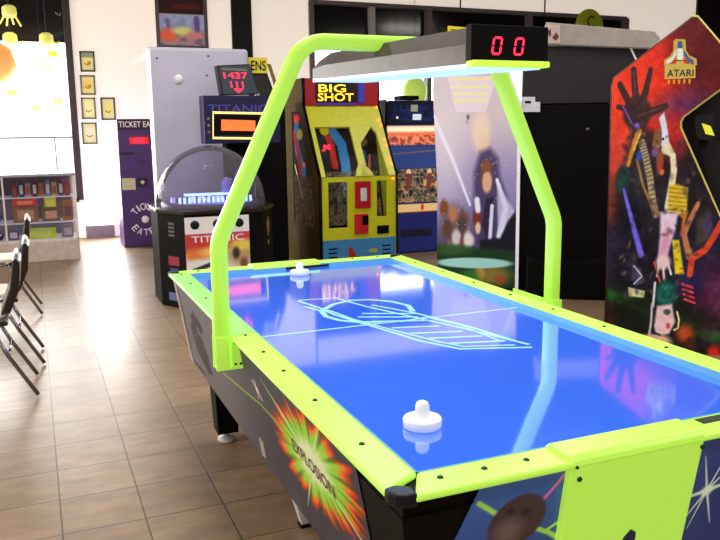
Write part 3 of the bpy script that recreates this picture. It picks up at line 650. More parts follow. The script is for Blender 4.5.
# hood front below the marquee
b = MB()
def q3(x, z, o=0): return (x, yJ(z) - o, z)
b.add([q3(GX0, 1.52), q3(GX1, 1.52), q3(GX1, 1.76), q3(GX0, 1.76)], [(0, 1, 2, 3)])
b.add([q3(GX0, 1.0), q3(GX0 + .05, 1.0), q3(GX0 + .05, 1.52), q3(GX0, 1.52)], [(0, 1, 2, 3)])
b.add([q3(2.66, 1.0), q3(2.74, 1.0), q3(2.74, 1.52), q3(2.66, 1.52)], [(0, 1, 2, 3)])
b.add([q3(2.74, 1.34), q3(2.92, 1.52), q3(2.74, 1.52)], [(0, 1, 2)])
b.add([q3(2.98, 1.0), q3(GX1, 1.0), q3(GX1, 1.52), q3(2.92, 1.52), q3(2.96, 1.45)], [(0, 1, 2, 3, 4)])
b.add([q3(2.60, 1.0), q3(2.80, 1.0), q3(2.76, 1.08), q3(2.70, 1.13), q3(2.66, 1.12), q3(2.62, 1.07)], [(0, 1, 2, 3, 4, 5)])
o = b.build('front_hood', M_yel, bs, recalc=False); md = o.modifiers.new('thick', 'SOLIDIFY'); md.thickness = .03; md.offset = 0
b = MB().add([q3(GX0, 1.0, -.02), q3(GX1, 1.0, -.02), q3(GX1, 1.52, -.02), q3(GX0, 1.52, -.02)], [(0, 1, 2, 3)])
b.build('front_glass', clear_mat('game_glass', (235, 238, 240), .06), bs, recalc=False)
# playfield inside
ca = Canvas(GX0, GX1, .45, 1.75, 150, 220, (34, 24, 26)); ca.noise(22, .12)
g = lambda a, c: (GX0 + .86 * a, 1.75 - 1.3 * c)
ca.line([g(.40, .22), g(.50, .32), g(.53, .5), g(.52, .75)], .11, (60, 130, 190), .2); ca.line([g(.30, .22), g(.36, .33), g(.38, .5)], .07, (185, 46, 40), .2)
ca.ell(g(.28, .20), .055, .055, (210, 200, 40), .2); ca.ell(g(.42, .06), .03, .03, (210, 200, 90), .3); ca.line([g(.22, .12), g(.36, .10), g(.42, .06)], .04, (170, 60, 40), .4)
ca.poly([g(.02, .03), g(.22, .03), g(.24, .12), g(.04, .12)], (120, 40, 34)); ca.poly([g(.04, .14), g(.2, .14), g(.2, .16), g(.04, .16)], (200, 190, 180))
ca.line([g(.10, .33), g(.18, .45), g(.14, .5)], .035, (190, 180, 60), .5)
for k in range(10): ca.ell(g(random.uniform(.03, .3), random.uniform(.25, .5)), .012, .012, random.choice([(255, 120, 60), (255, 230, 180), (255, 60, 60)]), .5)
ca.ell(g(.80, .3), .06, .05, (120, 90, 60), .4); ca.line([g(.78, .4), g(.76, .55)], .09, (60, 90, 120), .3); ca.line([g(.88, .42), g(.86, .55)], .03, (170, 80, 60), .3)
ca.noise(.75, .05, (g(.03, .55), g(.97, 1)), [(40, 30, 30), (120, 100, 80), (60, 70, 80), (190, 150, 90), (40, 36, 40)])
ca.mesh('playfield', lambda u, v: (u, 6.78 + (v - .45) * .24, v), painted('game_playfield', .4, .45), bs)
b = MB().text('88', 2.40, 1.28, .09, .055, lambda u, v: (u, 6.76 + (v - .45) * .24, v)).build('led_score', M_led, bs, recalc=False)
# lower yellow panel
b = MB(); y_ = 6.5
def fr_(x0, x1, z0, z1): b.box(x0, x1, y_, y_ + .02, z0, z1)
fr_(GX0, GX1, .86 + .09, 1.0); fr_(GX0, GX1, .33, .46); fr_(GX0, GX0 + .08, .46, .95); fr_(2.50, 2.86 - .02, .46, .95); fr_(GX1 - .10, GX1, .46, .95); fr_(2.84, 2.96, .46, .56)
b.build('lower_panel', M_yel, bs)
for xa, xb, za in ((GX0 + .08, 2.50, .46), (2.84, 2.96, .56)): MB().box(xa, xb, y_ + .02, y_ + .03, za, .95).build('window_pane', clear_mat('game_glass', (235, 238, 240), .06), bs)
tk = MB().box(2.58, 2.76, y_ - .025, y_, .66, .95).build('ticket_door', mat('red_door', (170, 20, 34), .4, emit=.15), bs, .006)
MB().box(2.64, 2.71, y_ - .028, y_ - .025, .74, .88).build('notice', mat('pale_notice', (200, 205, 205), .5, emit=.1), tk)
MB().box(2.57, 2.73, y_ - .02, y_, .38, .60).build('coin_door', mat('red_coin_door', (190, 34, 40), .4, emit=.12), bs, .005)
MB().box(2.66, 2.73, y_ - .022, y_ - .02, .48, .58).build('coin_slot', M_black, bs)
MB().box(2.84, 2.98, y_ - .012, y_, .37, .46).build('ball_tray', M_black, bs, .003)
MB().box(GX0, GX1, y_ - .002, y_ + .02, 0, .33).build('kick_panel', M_sky, bs)
MB().flat([(2.50, .24), (2.54, .24), (2.66, .02), (2.50, .02)], front(y_ - .005)).build('red_arrow', mat('red_ink', (190, 50, 40), .5), bs, recalc=False)
MB().flat([(2.74, .17), (2.84, .17), (2.84, .21), (2.74, .21)], front(y_ - .005)).build('yellow_badge', mat('yellow_ink', (200, 190, 50), .5), bs, recalc=False)
for xx in (2.27, 2.90):
    b = MB()
    for k in range(5): b.flat([(xx, .05 + k * .045), (xx + .10, .05 + k * .045), (xx + .10, .065 + k * .045), (xx, .065 + k * .045)], front(y_ - .005))
    b.build('vent_slots', M_black, bs, recalc=False)
M_bulb = mat('orange_bulb', (255, 130, 60), .4, emit=3.5, ergb=(255, 110, 50))
for k, z in enumerate((1.74, 1.60, 1.54, 1.38, 1.32, 1.18, 1.12, .97)): MB().sphere((GX1 - .02 - (k % 2) * .015, yJ(z) - .025, z), .014, 0, 8).build('bulb', M_bulb, bs)
# what shows through the side window
ca = Canvas(6.64, 7.36, .44, 1.71, 110, 170, (60, 46, 40)); ca.noise(18, .15)
ca.line([(7.20, 1.55), (7.22, 1.3), (7.0, 1.05)], .16, (60, 120, 180), .3); ca.line([(7.30, 1.45), (7.15, 1.2), (7.1, 1.0)], .10, (190, 40, 40), .3); ca.ell((7.1, 1.45), .09, .06, (200, 180, 50), .3)
ca.ell((7.2, 1.62), .10, .05, (255, 60, 70), .5); ca.ell((6.98, 1.12), .05, .03, (255, 120, 80), .5); ca.line([(7.3, 1.1), (7.05, .75)], .03, (255, 240, 190), .6)
ca.noise(.7, .07, ((6.66, .45), (7.35, 1.0)), [(50, 38, 30), (130, 90, 60), (60, 60, 60), (110, 80, 50)])
ca.mesh('side_playfield', lambda u, v: (GX0 - .022, u, v), painted('side_window_print', .9, .35, spec=.03), bs, [(6.62, .45), (6.72, 1.0), (7.10, 1.70), (7.35, 1.70), (7.35, .45)])
MB().prism([(6.62, .45), (6.72, 1.0), (7.10, 1.70), (7.35, 1.70), (7.35, .45)], 'x', GX0 - .029, GX0 - .026).build('side_glass', clear_mat('side_glass', (240, 240, 240), .004, .2), bs)

# --- blue shooting gallery machine
bl = thing('shooting_game', 'navy blue shooting gallery machine with a glowing peach light strip', 'arcade machine', (3.75, 7.6, 0))
BX0, BX1, BY = 3.36, 4.09, 7.2
ca = Canvas(BX0, BX1, .02, 1.83, 180, 400, (22, 30, 86))
h = lambda a, z: (BX0 + (BX1 - BX0) * a, z)
ca.poly([h(0, 1.54), h(1, 1.54), h(1, 1.83), h(0, 1.83)], (14, 16, 36)); ca.noise(.5, .08, (h(.1, 1.58), h(.9, 1.78)), [(14, 16, 36), (20, 30, 90), (30, 60, 130), (14, 16, 36)])
ca.poly([h(.42, 1.70), h(.55, 1.70), h(.55, 1.78), h(.42, 1.78)], (130, 140, 110)); ca.poly([h(.46, 1.60), h(.62, 1.60), h(.62, 1.67), h(.46, 1.67)], (200, 210, 225)); ca.ell(h(.18, 1.63), .015, .015, (230, 235, 235), .4)
ca.grad(0, (0, 0, 0), 1, (0, 0, 0), 0)
ca.poly([h(0, 1.32), h(1, 1.32), h(1, 1.53), h(0, 1.53)], (215, 100, 60)); ca.poly([h(0, 1.46), h(1, 1.46), h(1, 1.53), h(0, 1.53)], (255, 225, 190), .03); ca.noise(.8, .06, (h(0, 1.30), h(1, 1.42)), [(150, 40, 30), (235, 150, 110), (190, 80, 50), (90, 40, 60)])
ca.poly([h(0, 1.03), h(1, 1.03), h(1, 1.29), h(0, 1.29)], (24, 48, 110), .03); ca.line([h(.05, 1.2), h(.95, 1.24)], .02, (150, 90, 60), .8, .5)
ca.noise(.95, .05, (h(0, .62), h(1, 1.02)), [(40, 34, 40), (110, 84, 60), (196, 150, 96), (60, 52, 60), (90, 96, 70), (30, 30, 40)])
for k in range(9): ca.ell(h(.08 + k * .105, .66 + (k % 2) * .18), .03, .035, random.choice([(190, 150, 90), (140, 110, 70), (90, 80, 60)]), .5)
for k in (.3, .68): ca.ell(h(k, .98), .03, .04, (225, 180, 140), .5); ca.line([h(k, .94), h(k - .02, .8)], .06, (110, 50, 50), .5)
ca.poly([h(0, .50), h(1, .50), h(1, .60), h(0, .60)], (214, 176, 120)); ca.ell(h(.55, .56), .02, .04, (190, 50, 30), .4); ca.line([h(0, .5), h(1, .5)], .015, (120, 60, 30), .5)
ca.poly([h(.15, .20), h(.72, .20), h(.72, .29), h(.15, .29)], (20, 18, 34))
def bly(z): return BY + .02 + (0 if z < 1.0 else (z - 1.0) * .30 if z < 1.5 else .15 - (z - 1.5) * .1)
def blx(u, v):
    return (u - max(0, v - .9) * .12 + (.0), bly(v), v)
BL = bl
MB().prism([(BY + .03, 0), (BY + .03, 1.0), (BY + .19, 1.5), (BY + .14, 1.82), (BY + .9, 1.82), (BY + .9, 0)], 'x', BX0 - .02, BX1 - .05).build('cabinet', mat('dark_navy', (14, 16, 44), .4), bl, .004)
ca.mesh('front_scene', lambda u, v: (u, bly(v) - .004, v), painted('gallery_scene', .35, .7), bl)
MB().prism([(BY, 0), (BY, 1.0), (BY + .155, 1.5), (BY + .12, 1.84), (BY + .3, 1.84), (BY + .3, 0)], 'x', BX0 - .035, BX0 - .02).prism([(BY, 0), (BY - .02, .56), (BY + .01, 1.0), (BY + .155, 1.5), (BY + .12, 1.84), (BY + .3, 1.84), (BY + .3, 0)], 'x', BX1, BX1 + .015).build('side_panel', M_black, bl)
MB().box(BX0 + .2, BX0 + .45, BY + .2, BY + .4, 1.84, 1.89).build('top_box', M_black, bl, .01)

# --- tall side of a space themed cabinet
sw = thing('space_cabinet', 'tall arcade cabinet with a pale lilac space battle side panel, left of the black cabinet', 'arcade machine', (2.83, 5.2, 0))
SP = [(2.90, 0.0), (2.875, .33), (2.875, 1.0), (2.83, 1.84), (2.84, 2.04), (2.93, 2.12), (3.40, 2.12), (3.48, 2.03), (3.605, 1.72), (3.62, 0)]
MB().prism(SP, 'y', 5.205, 5.85).build('cabinet', M_black, sw, .006)
ca = Canvas(2.81, 3.63, 0.02, 2.12, 210, 460, (200, 185, 196)); ca.k = .80
ca.grad(0.0, (30, 40, 60), .6, (96, 88, 140)); ca.mix(ss(.5, 1.0, ca.v), (140, 130, 178)); ca.mix(ss(.95, 1.65, ca.v) * .92, (206, 190, 194)); 
ca.ell((2.93, 1.3), .25, .5, (214, 206, 216), 1.4, .7)
ca.poly([(2.958, 1.965), (3.403, 1.954), (3.311, 1.64), (3.042, 1.644)], (222, 212, 228), .01, .8)
for y0 in (78, 84.5, 92, 98.5, 105): 
    t_ = (y0 - 76) / 36; ca.line([(2.99 + t_ * .045, 2.01 - t_ * .33), (3.36 - t_ * .055, 2.01 - t_ * .33)], .026, (232, 222, 150), .5, .8)
ca.ell((3.151, 1.598), .018, .025, (120, 96, 120), .5); ca.ell((3.142, 1.554), .02, .02, (180, 160, 170), .5)
ca.line([(2.842, 1.593), (3.01, 1.23), (3.179, 0.799)], .05, (228, 222, 240), 1.0, .95, w1=.025)
ca.ell((3.269, 1.463), .10, .17, (226, 206, 182), .7, .9); ca.ell((3.298, 1.337), .06, .1, (222, 186, 160), .8, .6)
# generic robed figure and crowd
ca.poly([(3.212, 1.102), (3.263, 1.283), (3.353, 1.319), (3.426, 1.228), (3.447, 1.065), (3.524, 0.847), (3.568, 0.477), (3.24, 0.416), (3.216, 0.799)], (62, 52, 92), .06, .9)
ca.ell((3.321, 1.065), .075, .14, (96, 62, 60), .4); ca.ell((3.331, 1.011), .055, .10, (206, 160, 132), .4); ca.ell((3.319, 1.156), .06, .05, (128, 74, 50), .6)
ca.poly([(3.324, 0.864), (3.397, 0.874), (3.384, 0.615), (3.331, 0.474), (3.292, 0.623)], (40, 30, 60), .02)
ca.line([(3.421, 1.029), (3.507, 0.773), (3.458, 0.513)], .035, (226, 226, 244), .6, w1=.08); ca.poly([(3.421, 1.011), (3.589, 0.737), (3.44, 0.513)], (196, 194, 228), .03, .8)
ca.line([(3.38, 0.791), (3.367, 0.493)], .04, (210, 206, 232), .6)
ca.ell((3.245, 0.678), .05, .09, (110, 46, 36), .5); ca.ell((3.256, 0.585), .03, .055, (220, 180, 150), .5); ca.line([(3.243, 0.845), (3.253, 0.753)], .06, (220, 220, 240), .7)
cr_ = [(70, 60, 90), (150, 110, 84), (90, 70, 70), (200, 190, 190), (120, 60, 40), (80, 80, 60), (110, 90, 100)]
ca.ell((3.035, 0.507), .17, .26, (84, 70, 88), .8, .85)
for k in range(34):
    q = (3.044, 0.545); ca.ell((q[0] + random.gauss(0, .065), q[1] + random.uniform(-.15, .17)), random.uniform(.015, .035), random.uniform(.02, .05), random.choice(cr_), .8, .8)
for q, c_ in (((2.94, 0.769), (120, 66, 40)), ((3.024, 0.714), (170, 110, 80)), ((3.108, 0.612), (70, 60, 60)), ((3.165, 0.472), (210, 200, 200)), ((2.969, 0.582), (90, 60, 44)), ((3.054, 0.489), (190, 186, 196))): ca.ell(q, .05, .08, c_, .6)
ca.poly([(3.528, 0.644), (3.633, 0.801), (3.643, 0.366), (3.278, 0.379), (3.276, 0.473), (3.459, 0.494)], (16, 18, 34), .03)
ca.poly([(2.8, 0), (3.7, 0), (3.7, .38), (2.8, .42)], (18, 50, 30), .05); ca.ell((3.392, 0.144), .2, .09, (150, 120, 50), 1, .8); ca.ell((3.281, 0.171), .05, .07, (200, 150, 60), 1, .7); ca.ell((3.467, 0.099), .06, .05, (150, 60, 40), 1, .8); ca.ell((3.188, 0.14), .1, .05, (40, 110, 40), 1, .8)
ca.ell((3.018, 0.375), .2, .05, (50, 90, 40), 1, .8)
ca.ell((3.224, 0.255), .44, .05, (150, 200, 196), .25)
for k in range(60): ca.ell((random.uniform(2.9, 3.58), random.uniform(.6, 1.5)), .006, .006, (225, 225, 245), .5, .6)
ca.mesh('side_graphic', front(5.2), painted('space_print', .3, .42), sw, SP)
b = MB().strip([(3.62, 0.02), (3.607, 1.72), (3.485, 2.03), (3.41, 2.12)], .03, front(5.195)); o = b.build('edge_moulding', mat('white_moulding', (235, 232, 245), .4, emit=.35), sw, recalc=False)
md = o.modifiers.new('t', 'SOLIDIFY'); md.thickness = .012

sw.rotation_euler.z = -math.radians(33)

# --- plain black cabinet
bc_ = thing('black_cabinet', 'tall plain black arcade cabinet between the two illustrated side panels', 'arcade machine', (3.535, 4.80, 0))
MB().box(3.53, 4.40, 4.80, 5.4, 0, 1.70).build('carcass', M_black, bc_, .006)
MB().box(3.53, 4.62, 4.785, 5.45, 1.705, 2.20).build('upper_box', mat('charcoal_box', (30, 29, 33), .5, vary=.12), bc_, .006)
hd = MB().prism([(3.709, 2.395), (4.612, 2.287), (4.664, 2.224), (4.595, 2.152), (3.714, 2.211)], 'y', 4.68, 5.3).build('header', mat('grey_header', (166, 158, 150), .5, vary=.08, scale=9, emit=.18), bc_, .006)
b = MB().flat([(3.718, 2.378), (3.827, 2.366), (3.832, 2.216), (3.723, 2.219)], front(4.676), 0).flat([(3.728, 2.32), (3.753, 2.336), (3.755, 2.277), (3.738, 2.269)], front(4.673), 1).flat([(3.764, 2.26), (3.796, 2.309), (3.822, 2.267), (3.798, 2.234)], front(4.673), 1)
b.build('header_sticker', [mat('pale_sticker', (206, 188, 182), .5, emit=.15), mat('brown_red_mark', (120, 60, 60), .5)], hd, recalc=False)
MB().box(3.60, 4.40, 4.42, 4.80, 0, .34).build('plinth', M_black, bc_, .01)
lk = (4.107, 1.479)
MB().lathe([(0, .004), (.01, .003), (.013, 0)], (lk[0], 4.80, lk[1]), 12, axis='y').build('lock', M_chrome, bc_)
cdm = MB().prism([(3.515, 1.769), (3.638, 1.767), (3.639, 1.723), (3.683, 1.722), (3.685, 1.634), (3.518, 1.637)], 'y', 4.775, 4.782).build('notice_card', mat('white_card', (215, 215, 222), .5, emit=.2), bc_)
MB().flat([(3.551, 1.733), (3.603, 1.732), (3.604, 1.71), (3.551, 1.711)], front(4.773)).build('notice_print', M_black, cdm, recalc=False)
cb = [(4.424, 2.185), (4.461, 2.109), (4.507, 2.015), (4.55, 1.81)]
MB().tube([(u, 4.76, v) for u, v in cb], .009, 8).build('cable', M_white, bc_)
bc_.rotation_euler.z = -math.radians(33)

# --- the red hand cabinet
at_ = thing('red_hand_cabinet', 'arcade cabinet at right with a red side panel showing a reaching hand', 'arcade machine', (2.93, 2.9, 0))
AP = [(2.96, 0.0), (2.924, 1.76), (2.934, 1.81), (3.388, 2.167), (3.412, 2.168), (3.68, 1.85), (3.69, 1.82), (3.365, 1.56), (3.349, 1.524), (3.352, 1.485), (3.569, 1.029), (3.624, .914), (3.95, .80), (3.95, .66), (3.80, .55), (3.80, 0)]
MB().prism([(x + .0, z) for x, z in AP], 'y', 2.905, 2.935).build('side_panel', M_black, at_)
MB().prism(AP, 'y', 3.62, 3.65).build('side_panel', M_black, at_)
MB().prism([(2.98, .02), (2.95, 1.74), (3.385, 2.13), (3.62, 1.85), (3.44, 1.60), (3.44, 1.50), (3.60, .95), (3.90, .76), (3.76, .48), (3.76, .02)], 'y', 2.94, 3.62).build('body', M_black, at_)
MB().prism([(3.44, 1.42), (3.56, 1.40), (3.56, 1.58), (3.44, 1.56)], 'y', 2.98, 3.6).build('monitor_bezel', mat('dark_bezel', (16, 16, 28), .3), at_)
yq = [(3.485, 1.516), (3.539, 1.497), (3.567, 1.434), (3.513, 1.447)]
MB().prism(yq, 'y', 2.960, 2.968).build('yellow_sticker', mat('yellow_lit_sticker', (225, 225, 60), .4, emit=.5), at_)
ca = Canvas(2.92, 3.96, .0, 2.18, 310, 640, (150, 20, 14)); ca.k = .74; KX = .74
# background: red at the top, dark below
ca.grad(.9, (40, 10, 30), 1.9, (205, 40, 22)); ca.ell((2.998, 1.619), .42, .42, (236, 66, 34), 1.2, .95); ca.ell((3.236, 1.882), .3, .2, (228, 48, 26), 1.2, .8)
ca.mix(ss(3.26, 3.50, ca.u + (ca.v - 1.6) * .30) * ss(1.2, 1.5, ca.v), (92, 8, 16)); ca.ell((3.372, 1.612), .22, .1, (80, 30, 84), 1.2, .8); ca.ell((3.305, 1.453), .2, .12, (176, 16, 16), 1.2, .8)
ca.mix(ss(1.5, 1.1, ca.v) * ss(2.97, 3.07, ca.u), (24, 16, 30)); ca.mix(ss(1.05, .8, ca.v) * .9, (22, 20, 52)); ca.ell((2.96, 1.022), .07, .16, (160, 60, 34), 1, .9); ca.ell((2.953, 1.301), .06, .18, (200, 60, 50), 1, .8)
ca.mix(ss(.62, .30, ca.v), (8, 14, 14)); 
ca.poly([(2.944, 0.422), (3.166, 0.35), (3.484, 0.244), (3.703, 0.162), (3.709, 0.068), (3.49, 0.135), (3.17, 0.254), (2.948, 0.339)], (26, 104, 34), .05, .9); ca.ell((2.992, 0.216), .05, .1, (90, 24, 24), 1, .8)
ca.ell((3.61, 0.373), .12, .22, (96, 18, 66), 1.2, .75); ca.ell((3.471, 0.467), .1, .1, (40, 30, 90), 1, .7)
ca.poly([(3.048, 1.49), (3.139, 1.502), (3.247, 1.412), (3.294, 1.219), (3.308, 0.96), (3.239, 0.76), (3.137, 0.923), (3.048, 1.218)], (20, 16, 26), .06, .85)
ca.poly([(2.951, 1.152), (3.129, 1.088), (3.273, 0.694), (3.253, 0.491), (2.982, 0.445)], (14, 14, 26), .1, .7); ca.ell((3.49, 1.156), .14, .3, (14, 10, 20), .8, .85); ca.ell((3.169, 0.281), .3, .1, (8, 22, 14), .9, .8); ca.ell((3.473, 0.23), .25, .1, (14, 12, 16), .9, .7)
ca.noise(16, .16); ca.noise(9, .06)
# reaching hand
hc = (56, 30, 34)
ca.ell((3.086, 1.585), .115, .11, hc, .25)
for pts_, w0, w1 in (([(2.973, 1.765), (3.021, 1.675), (3.067, 1.592)], .045, .06), ([(2.967, 1.625), (3.024, 1.612), (3.08, 1.579)], .035, .05), ([(3.052, 1.857), (3.067, 1.731), (3.085, 1.617)], .045, .062), ([(3.155, 1.853), (3.134, 1.729), (3.104, 1.604)], .04, .062), ([(3.26, 1.626), (3.201, 1.602), (3.112, 1.566)], .04, .07)):
    ca.line(pts_, w0, hc, .3, w1=w1)
ca.line([(3.055, 1.844), (3.068, 1.699)], .012, (110, 70, 110), .8, .7); ca.line([(2.998, 1.631), (3.059, 1.515), (3.091, 1.489)], .012, (120, 90, 180), .8, .8)
ca.line([(3.093, 1.566), (3.224, 1.614)], .012, (110, 70, 50), .8, .6); ca.ell((3.09, 1.502), .022, .02, (110, 90, 220), .6)
ca.poly([(3.059, 1.515), (3.117, 1.464), (3.165, 1.348), (3.174, 1.186), (3.132, 1.022), (3.092, 1.088), (3.119, 1.284)], (40, 40, 44), .02)
ca.line([(3.104, 1.464), (3.072, 1.361), (3.047, 1.251)], .05, (196, 130, 44), .4, w1=.03); ca.line([(3.111, 1.451), (3.079, 1.348)], .012, (236, 200, 90), .6)
ca.ell((3.02, 1.153), .06, .09, (10, 46, 44), .6); ca.line([(3.03, 1.205), (3.016, 1.113)], .06, (12, 60, 52), .6)
# striped columns
c1 = [(3.126, 1.393), (3.156, 1.296), (3.187, 1.167), (3.214, 1.004), (3.236, 0.932)]; ca.line(c1, .055, (170, 150, 110), .3); 
for i in range(22):
    t_ = i / 21 * 3.999; k = int(t_); a_ = np.array(c1[k]); b2 = np.array(c1[k + 1]); q = a_ + (b2 - a_) * (t_ - k); ca.line([(q[0] - .015, q[1] - .006), (q[0] + .015, q[1] + .006)], .009, (60, 52, 60), .6, .8)
ca.line([(3.101, 1.284), (3.146, 1.121), (3.202, 0.991), (3.254, 0.932)], .02, (150, 110, 60), .6); ca.ell((3.112, 1.309), .02, .03, (40, 70, 190), .6)
# pale lizard-like figure
ca.poly([(3.222, 1.551), (3.25, 1.589), (3.272, 1.506), (3.289, 1.411), (3.281, 1.348), (3.243, 1.373), (3.244, 1.462)], (206, 214, 236), .012); ca.poly([(3.201, 1.476), (3.237, 1.488), (3.238, 1.348), (3.188, 1.374)], (130, 90, 50), .02)
ca.line([(3.279, 1.386), (3.319, 1.309), (3.33, 1.219), (3.319, 1.09), (3.307, 0.973)], .042, (222, 212, 176), .4, w1=.06); ca.line([(3.263, 1.348), (3.3, 1.335)], .05, (214, 214, 170), .6)
ca.ell((3.253, 1.418), .010, .010, (14, 14, 40), .4); ca.ell((3.243, 1.264), .03, .07, (160, 60, 40), .7); ca.ell((3.209, 1.335), .03, .03, (110, 60, 130), .7); ca.ell((3.258, 1.206), .02, .02, (210, 110, 60), .6)
yb0 = (3.306, 1.116); yb1 = (3.415, 1.104)
ca.poly([(3.306, 1.116), (3.353, 1.129), (3.421, 1.104), (3.423, 0.962), (3.402, 0.909), (3.358, 0.941), (3.309, 0.947)], (212, 178, 40), .02)
for k in range(7): ca.line([(yb0[0], yb0[1] - .012 - k * .028), (yb1[0], yb0[1] - .022 - k * .028)], .007, (120, 84, 30), .6, .7)
ca.poly([(3.401, 0.935), (3.43, 0.949), (3.408, 0.817), (3.391, 0.791)], (206, 110, 40), .02)
ca.line([(3.029, 1.087), (3.067, 0.955), (3.111, 0.81), (3.156, 0.663)], .022, (110, 96, 226), .6, w1=.05)
ca.poly([(3.26, 0.946), (3.37, 0.941), (3.364, 0.843), (3.333, 0.723), (3.319, 0.642), (3.263, 0.653), (3.268, 0.787)], (222, 196, 222), .025); ca.line([(3.311, 0.802), (3.294, 0.655)], .07, (206, 130, 160), .8, .7)
ca.ell((3.296, 0.614), .06, .05, (226, 200, 200), .6)
for a_, b2 in (((3.271, 0.613), (3.264, 0.519)), ((3.297, 0.601), (3.308, 0.507)), ((3.328, 0.602), (3.35, 0.536))): ca.line([a_, b2], .018, (226, 200, 196), .5)
ca.poly([(3.344, 0.763), (3.386, 0.764), (3.43, 0.539), (3.375, 0.537)], (222, 200, 30), .015)
ca.line([(3.487, 1.002), (3.445, 0.897), (3.414, 0.804), (3.453, 0.66)], .035, (176, 110, 70), .5, w1=.05); ca.line([(3.637, 0.888), (3.596, 0.796), (3.548, 0.703), (3.472, 0.647), (3.466, 0.541)], .05, (206, 64, 34), .5)
ca.poly([(3.498, 0.924), (3.561, 0.964), (3.581, 0.835), (3.529, 0.716), (3.479, 0.74)], (60, 50, 44), .03); ca.ell((3.555, 0.867), .04, .06, (66, 56, 110), .8, .7)
# lower details
ca.poly([(3.103, 0.594), (3.155, 0.568), (3.191, 0.475), (3.135, 0.445), (3.102, 0.485)], (60, 62, 84), .015); ca.line([(3.116, 0.581), (3.17, 0.515), (3.122, 0.458)], .010, (190, 190, 200), .6)
ca.poly([(3.085, 0.436), (3.194, 0.413), (3.19, 0.365), (3.094, 0.374)], (196, 206, 150), .012)
ca.ell((3.326, 0.399), .085, .09, (0, 100, 84), .5, .9); ca.line([(3.254, 0.471), (3.25, 0.313)], .02, (214, 214, 232), .6); ca.line([(3.285, 0.479), (3.24, 0.612)], .012, (206, 96, 60), .6)
ca.poly([(3.275, 0.315), (3.367, 0.333), (3.393, 0.212), (3.36, 0.127), (3.279, 0.108), (3.263, 0.176)], (228, 188, 196), .02); ca.ell((3.339, 0.277), .03, .02, (50, 80, 70), .6); ca.ell((3.351, 0.182), .018, .02, (200, 60, 60), .6)
ca.line([(3.402, 0.281), (3.417, 0.227), (3.414, 0.172), (3.39, 0.156)], .014, (236, 222, 150), .5); ca.line([(3.243, 0.327), (3.243, 0.203), (3.235, 0.105)], .02, (190, 180, 200), .6)
ca.ell((3.275, 0.073), .14, .05, (214, 170, 140), .5); ca.line([(3.253, 0.134), (3.304, 0.116)], .016, (30, 30, 60), .6)
rs = (3.421, 0.472)
for k in range(4): ca.line([(rs[0] + k * .007, rs[1] - k * .034), (rs[0] + .065 + k * .007, rs[1] - .022 - k * .034)], .016, (214, 60, 74), .5)
ca.ell((3.46, 0.133), .07, .06, (196, 70, 22), 1, .9); ca.ell((3.646, 0.008), .06, .06, (196, 30, 24), .8); ca.ell((3.495, 0.06), .05, .05, (60, 20, 12), .8)
# mottling that breaks the shapes up, and small lit and dark touches
for k in range(150):
    u_, v_ = random.uniform(3.0, 3.5), random.uniform(.35, 1.5)
    ca.ell((u_, v_), random.uniform(.006, .02), random.uniform(.01, .03), random.choice([(20, 14, 24), (34, 24, 40), (120, 80, 60), (60, 40, 70), (24, 30, 60), (170, 140, 110)]), 1.2, .45, random.uniform(0, 3))
ca.noise(14, .03); ca.noise(8, .012)
ca.mesh('side_graphic', front(2.9), painted('hand_print', .35, .32, coat=.1), at_, AP)
MB().prism([(3.37, 1.45), (3.39, 1.60), (3.62, 1.84), (4.0, 1.84), (4.0, .86), (3.64, .93)], 'y', 3.10, 3.60).build('screen_shroud', M_blk_flat, at_)
# badge
b = MB(); fb = front(2.896); fb2 = front(2.893)
b.strip([(3.287, 2.045), (3.346, 2.043), (3.353, 1.969), (3.378, 1.932), (3.426, 1.906), (3.429, 1.869)], .02, fb, 0); b.strip([(3.287, 2.045), (3.288, 1.972), (3.267, 1.93), (3.232, 1.906), (3.231, 1.876)], .02, fb, 0)
b.flat([(3.29, 2.045), (3.346, 2.043), (3.353, 1.908), (3.297, 1.91)], fb, 0); b.flat([(3.227, 1.9), (3.427, 1.903), (3.434, 1.78), (3.233, 1.777)], fb, 0); b.flat([(3.288, 1.972), (3.297, 1.91), (3.233, 1.9)], fb, 0); b.flat([(3.353, 1.969), (3.427, 1.9), (3.35, 1.909)], fb, 0)
b.flat([(3.304, 2.038), (3.333, 2.037), (3.339, 1.988), (3.305, 1.99)], fb2, 1); b.flat([(3.305, 1.99), (3.339, 1.988), (3.345, 1.909), (3.308, 1.91)], fb2, 2)
b.flat([(3.296, 1.984), (3.3, 1.947), (3.274, 1.899), (3.24, 1.882), (3.238, 1.906), (3.273, 1.93)], fb2, 2); b.flat([(3.346, 1.982), (3.379, 1.926), (3.415, 1.9), (3.417, 1.87), (3.381, 1.892), (3.349, 1.939)], fb2, 1); b.flat([(3.3, 1.929), (3.302, 1.886), (3.258, 1.881), (3.283, 1.905)], fb2, 3); b.flat([(3.35, 1.927), (3.374, 1.902), (3.393, 1.877), (3.352, 1.884)], fb2, 3)
q0, q1 = (3.245, 1.792), (3.419, 1.842)
b.text('ATARI', q0[0], q0[1], q1[0] - q0[0], q1[1] - q0[1], front(2.890), 4)
for k in range(5): b.flat([(q0[0] + .008 + k * .034, q0[1] - .02), (q0[0] + .024 + k * .034, q0[1] - .02), (q0[0] + .022 + k * .034, q0[1] - .05), (q0[0] + .010 + k * .034, q0[1] - .05)], fb, 5)
bm_ = (3.326, 1.915)
b.v = [(bm_[0] + (x - bm_[0]) * .9, y, bm_[1] + (z - bm_[1]) * .88) for x, y, z in b.v]
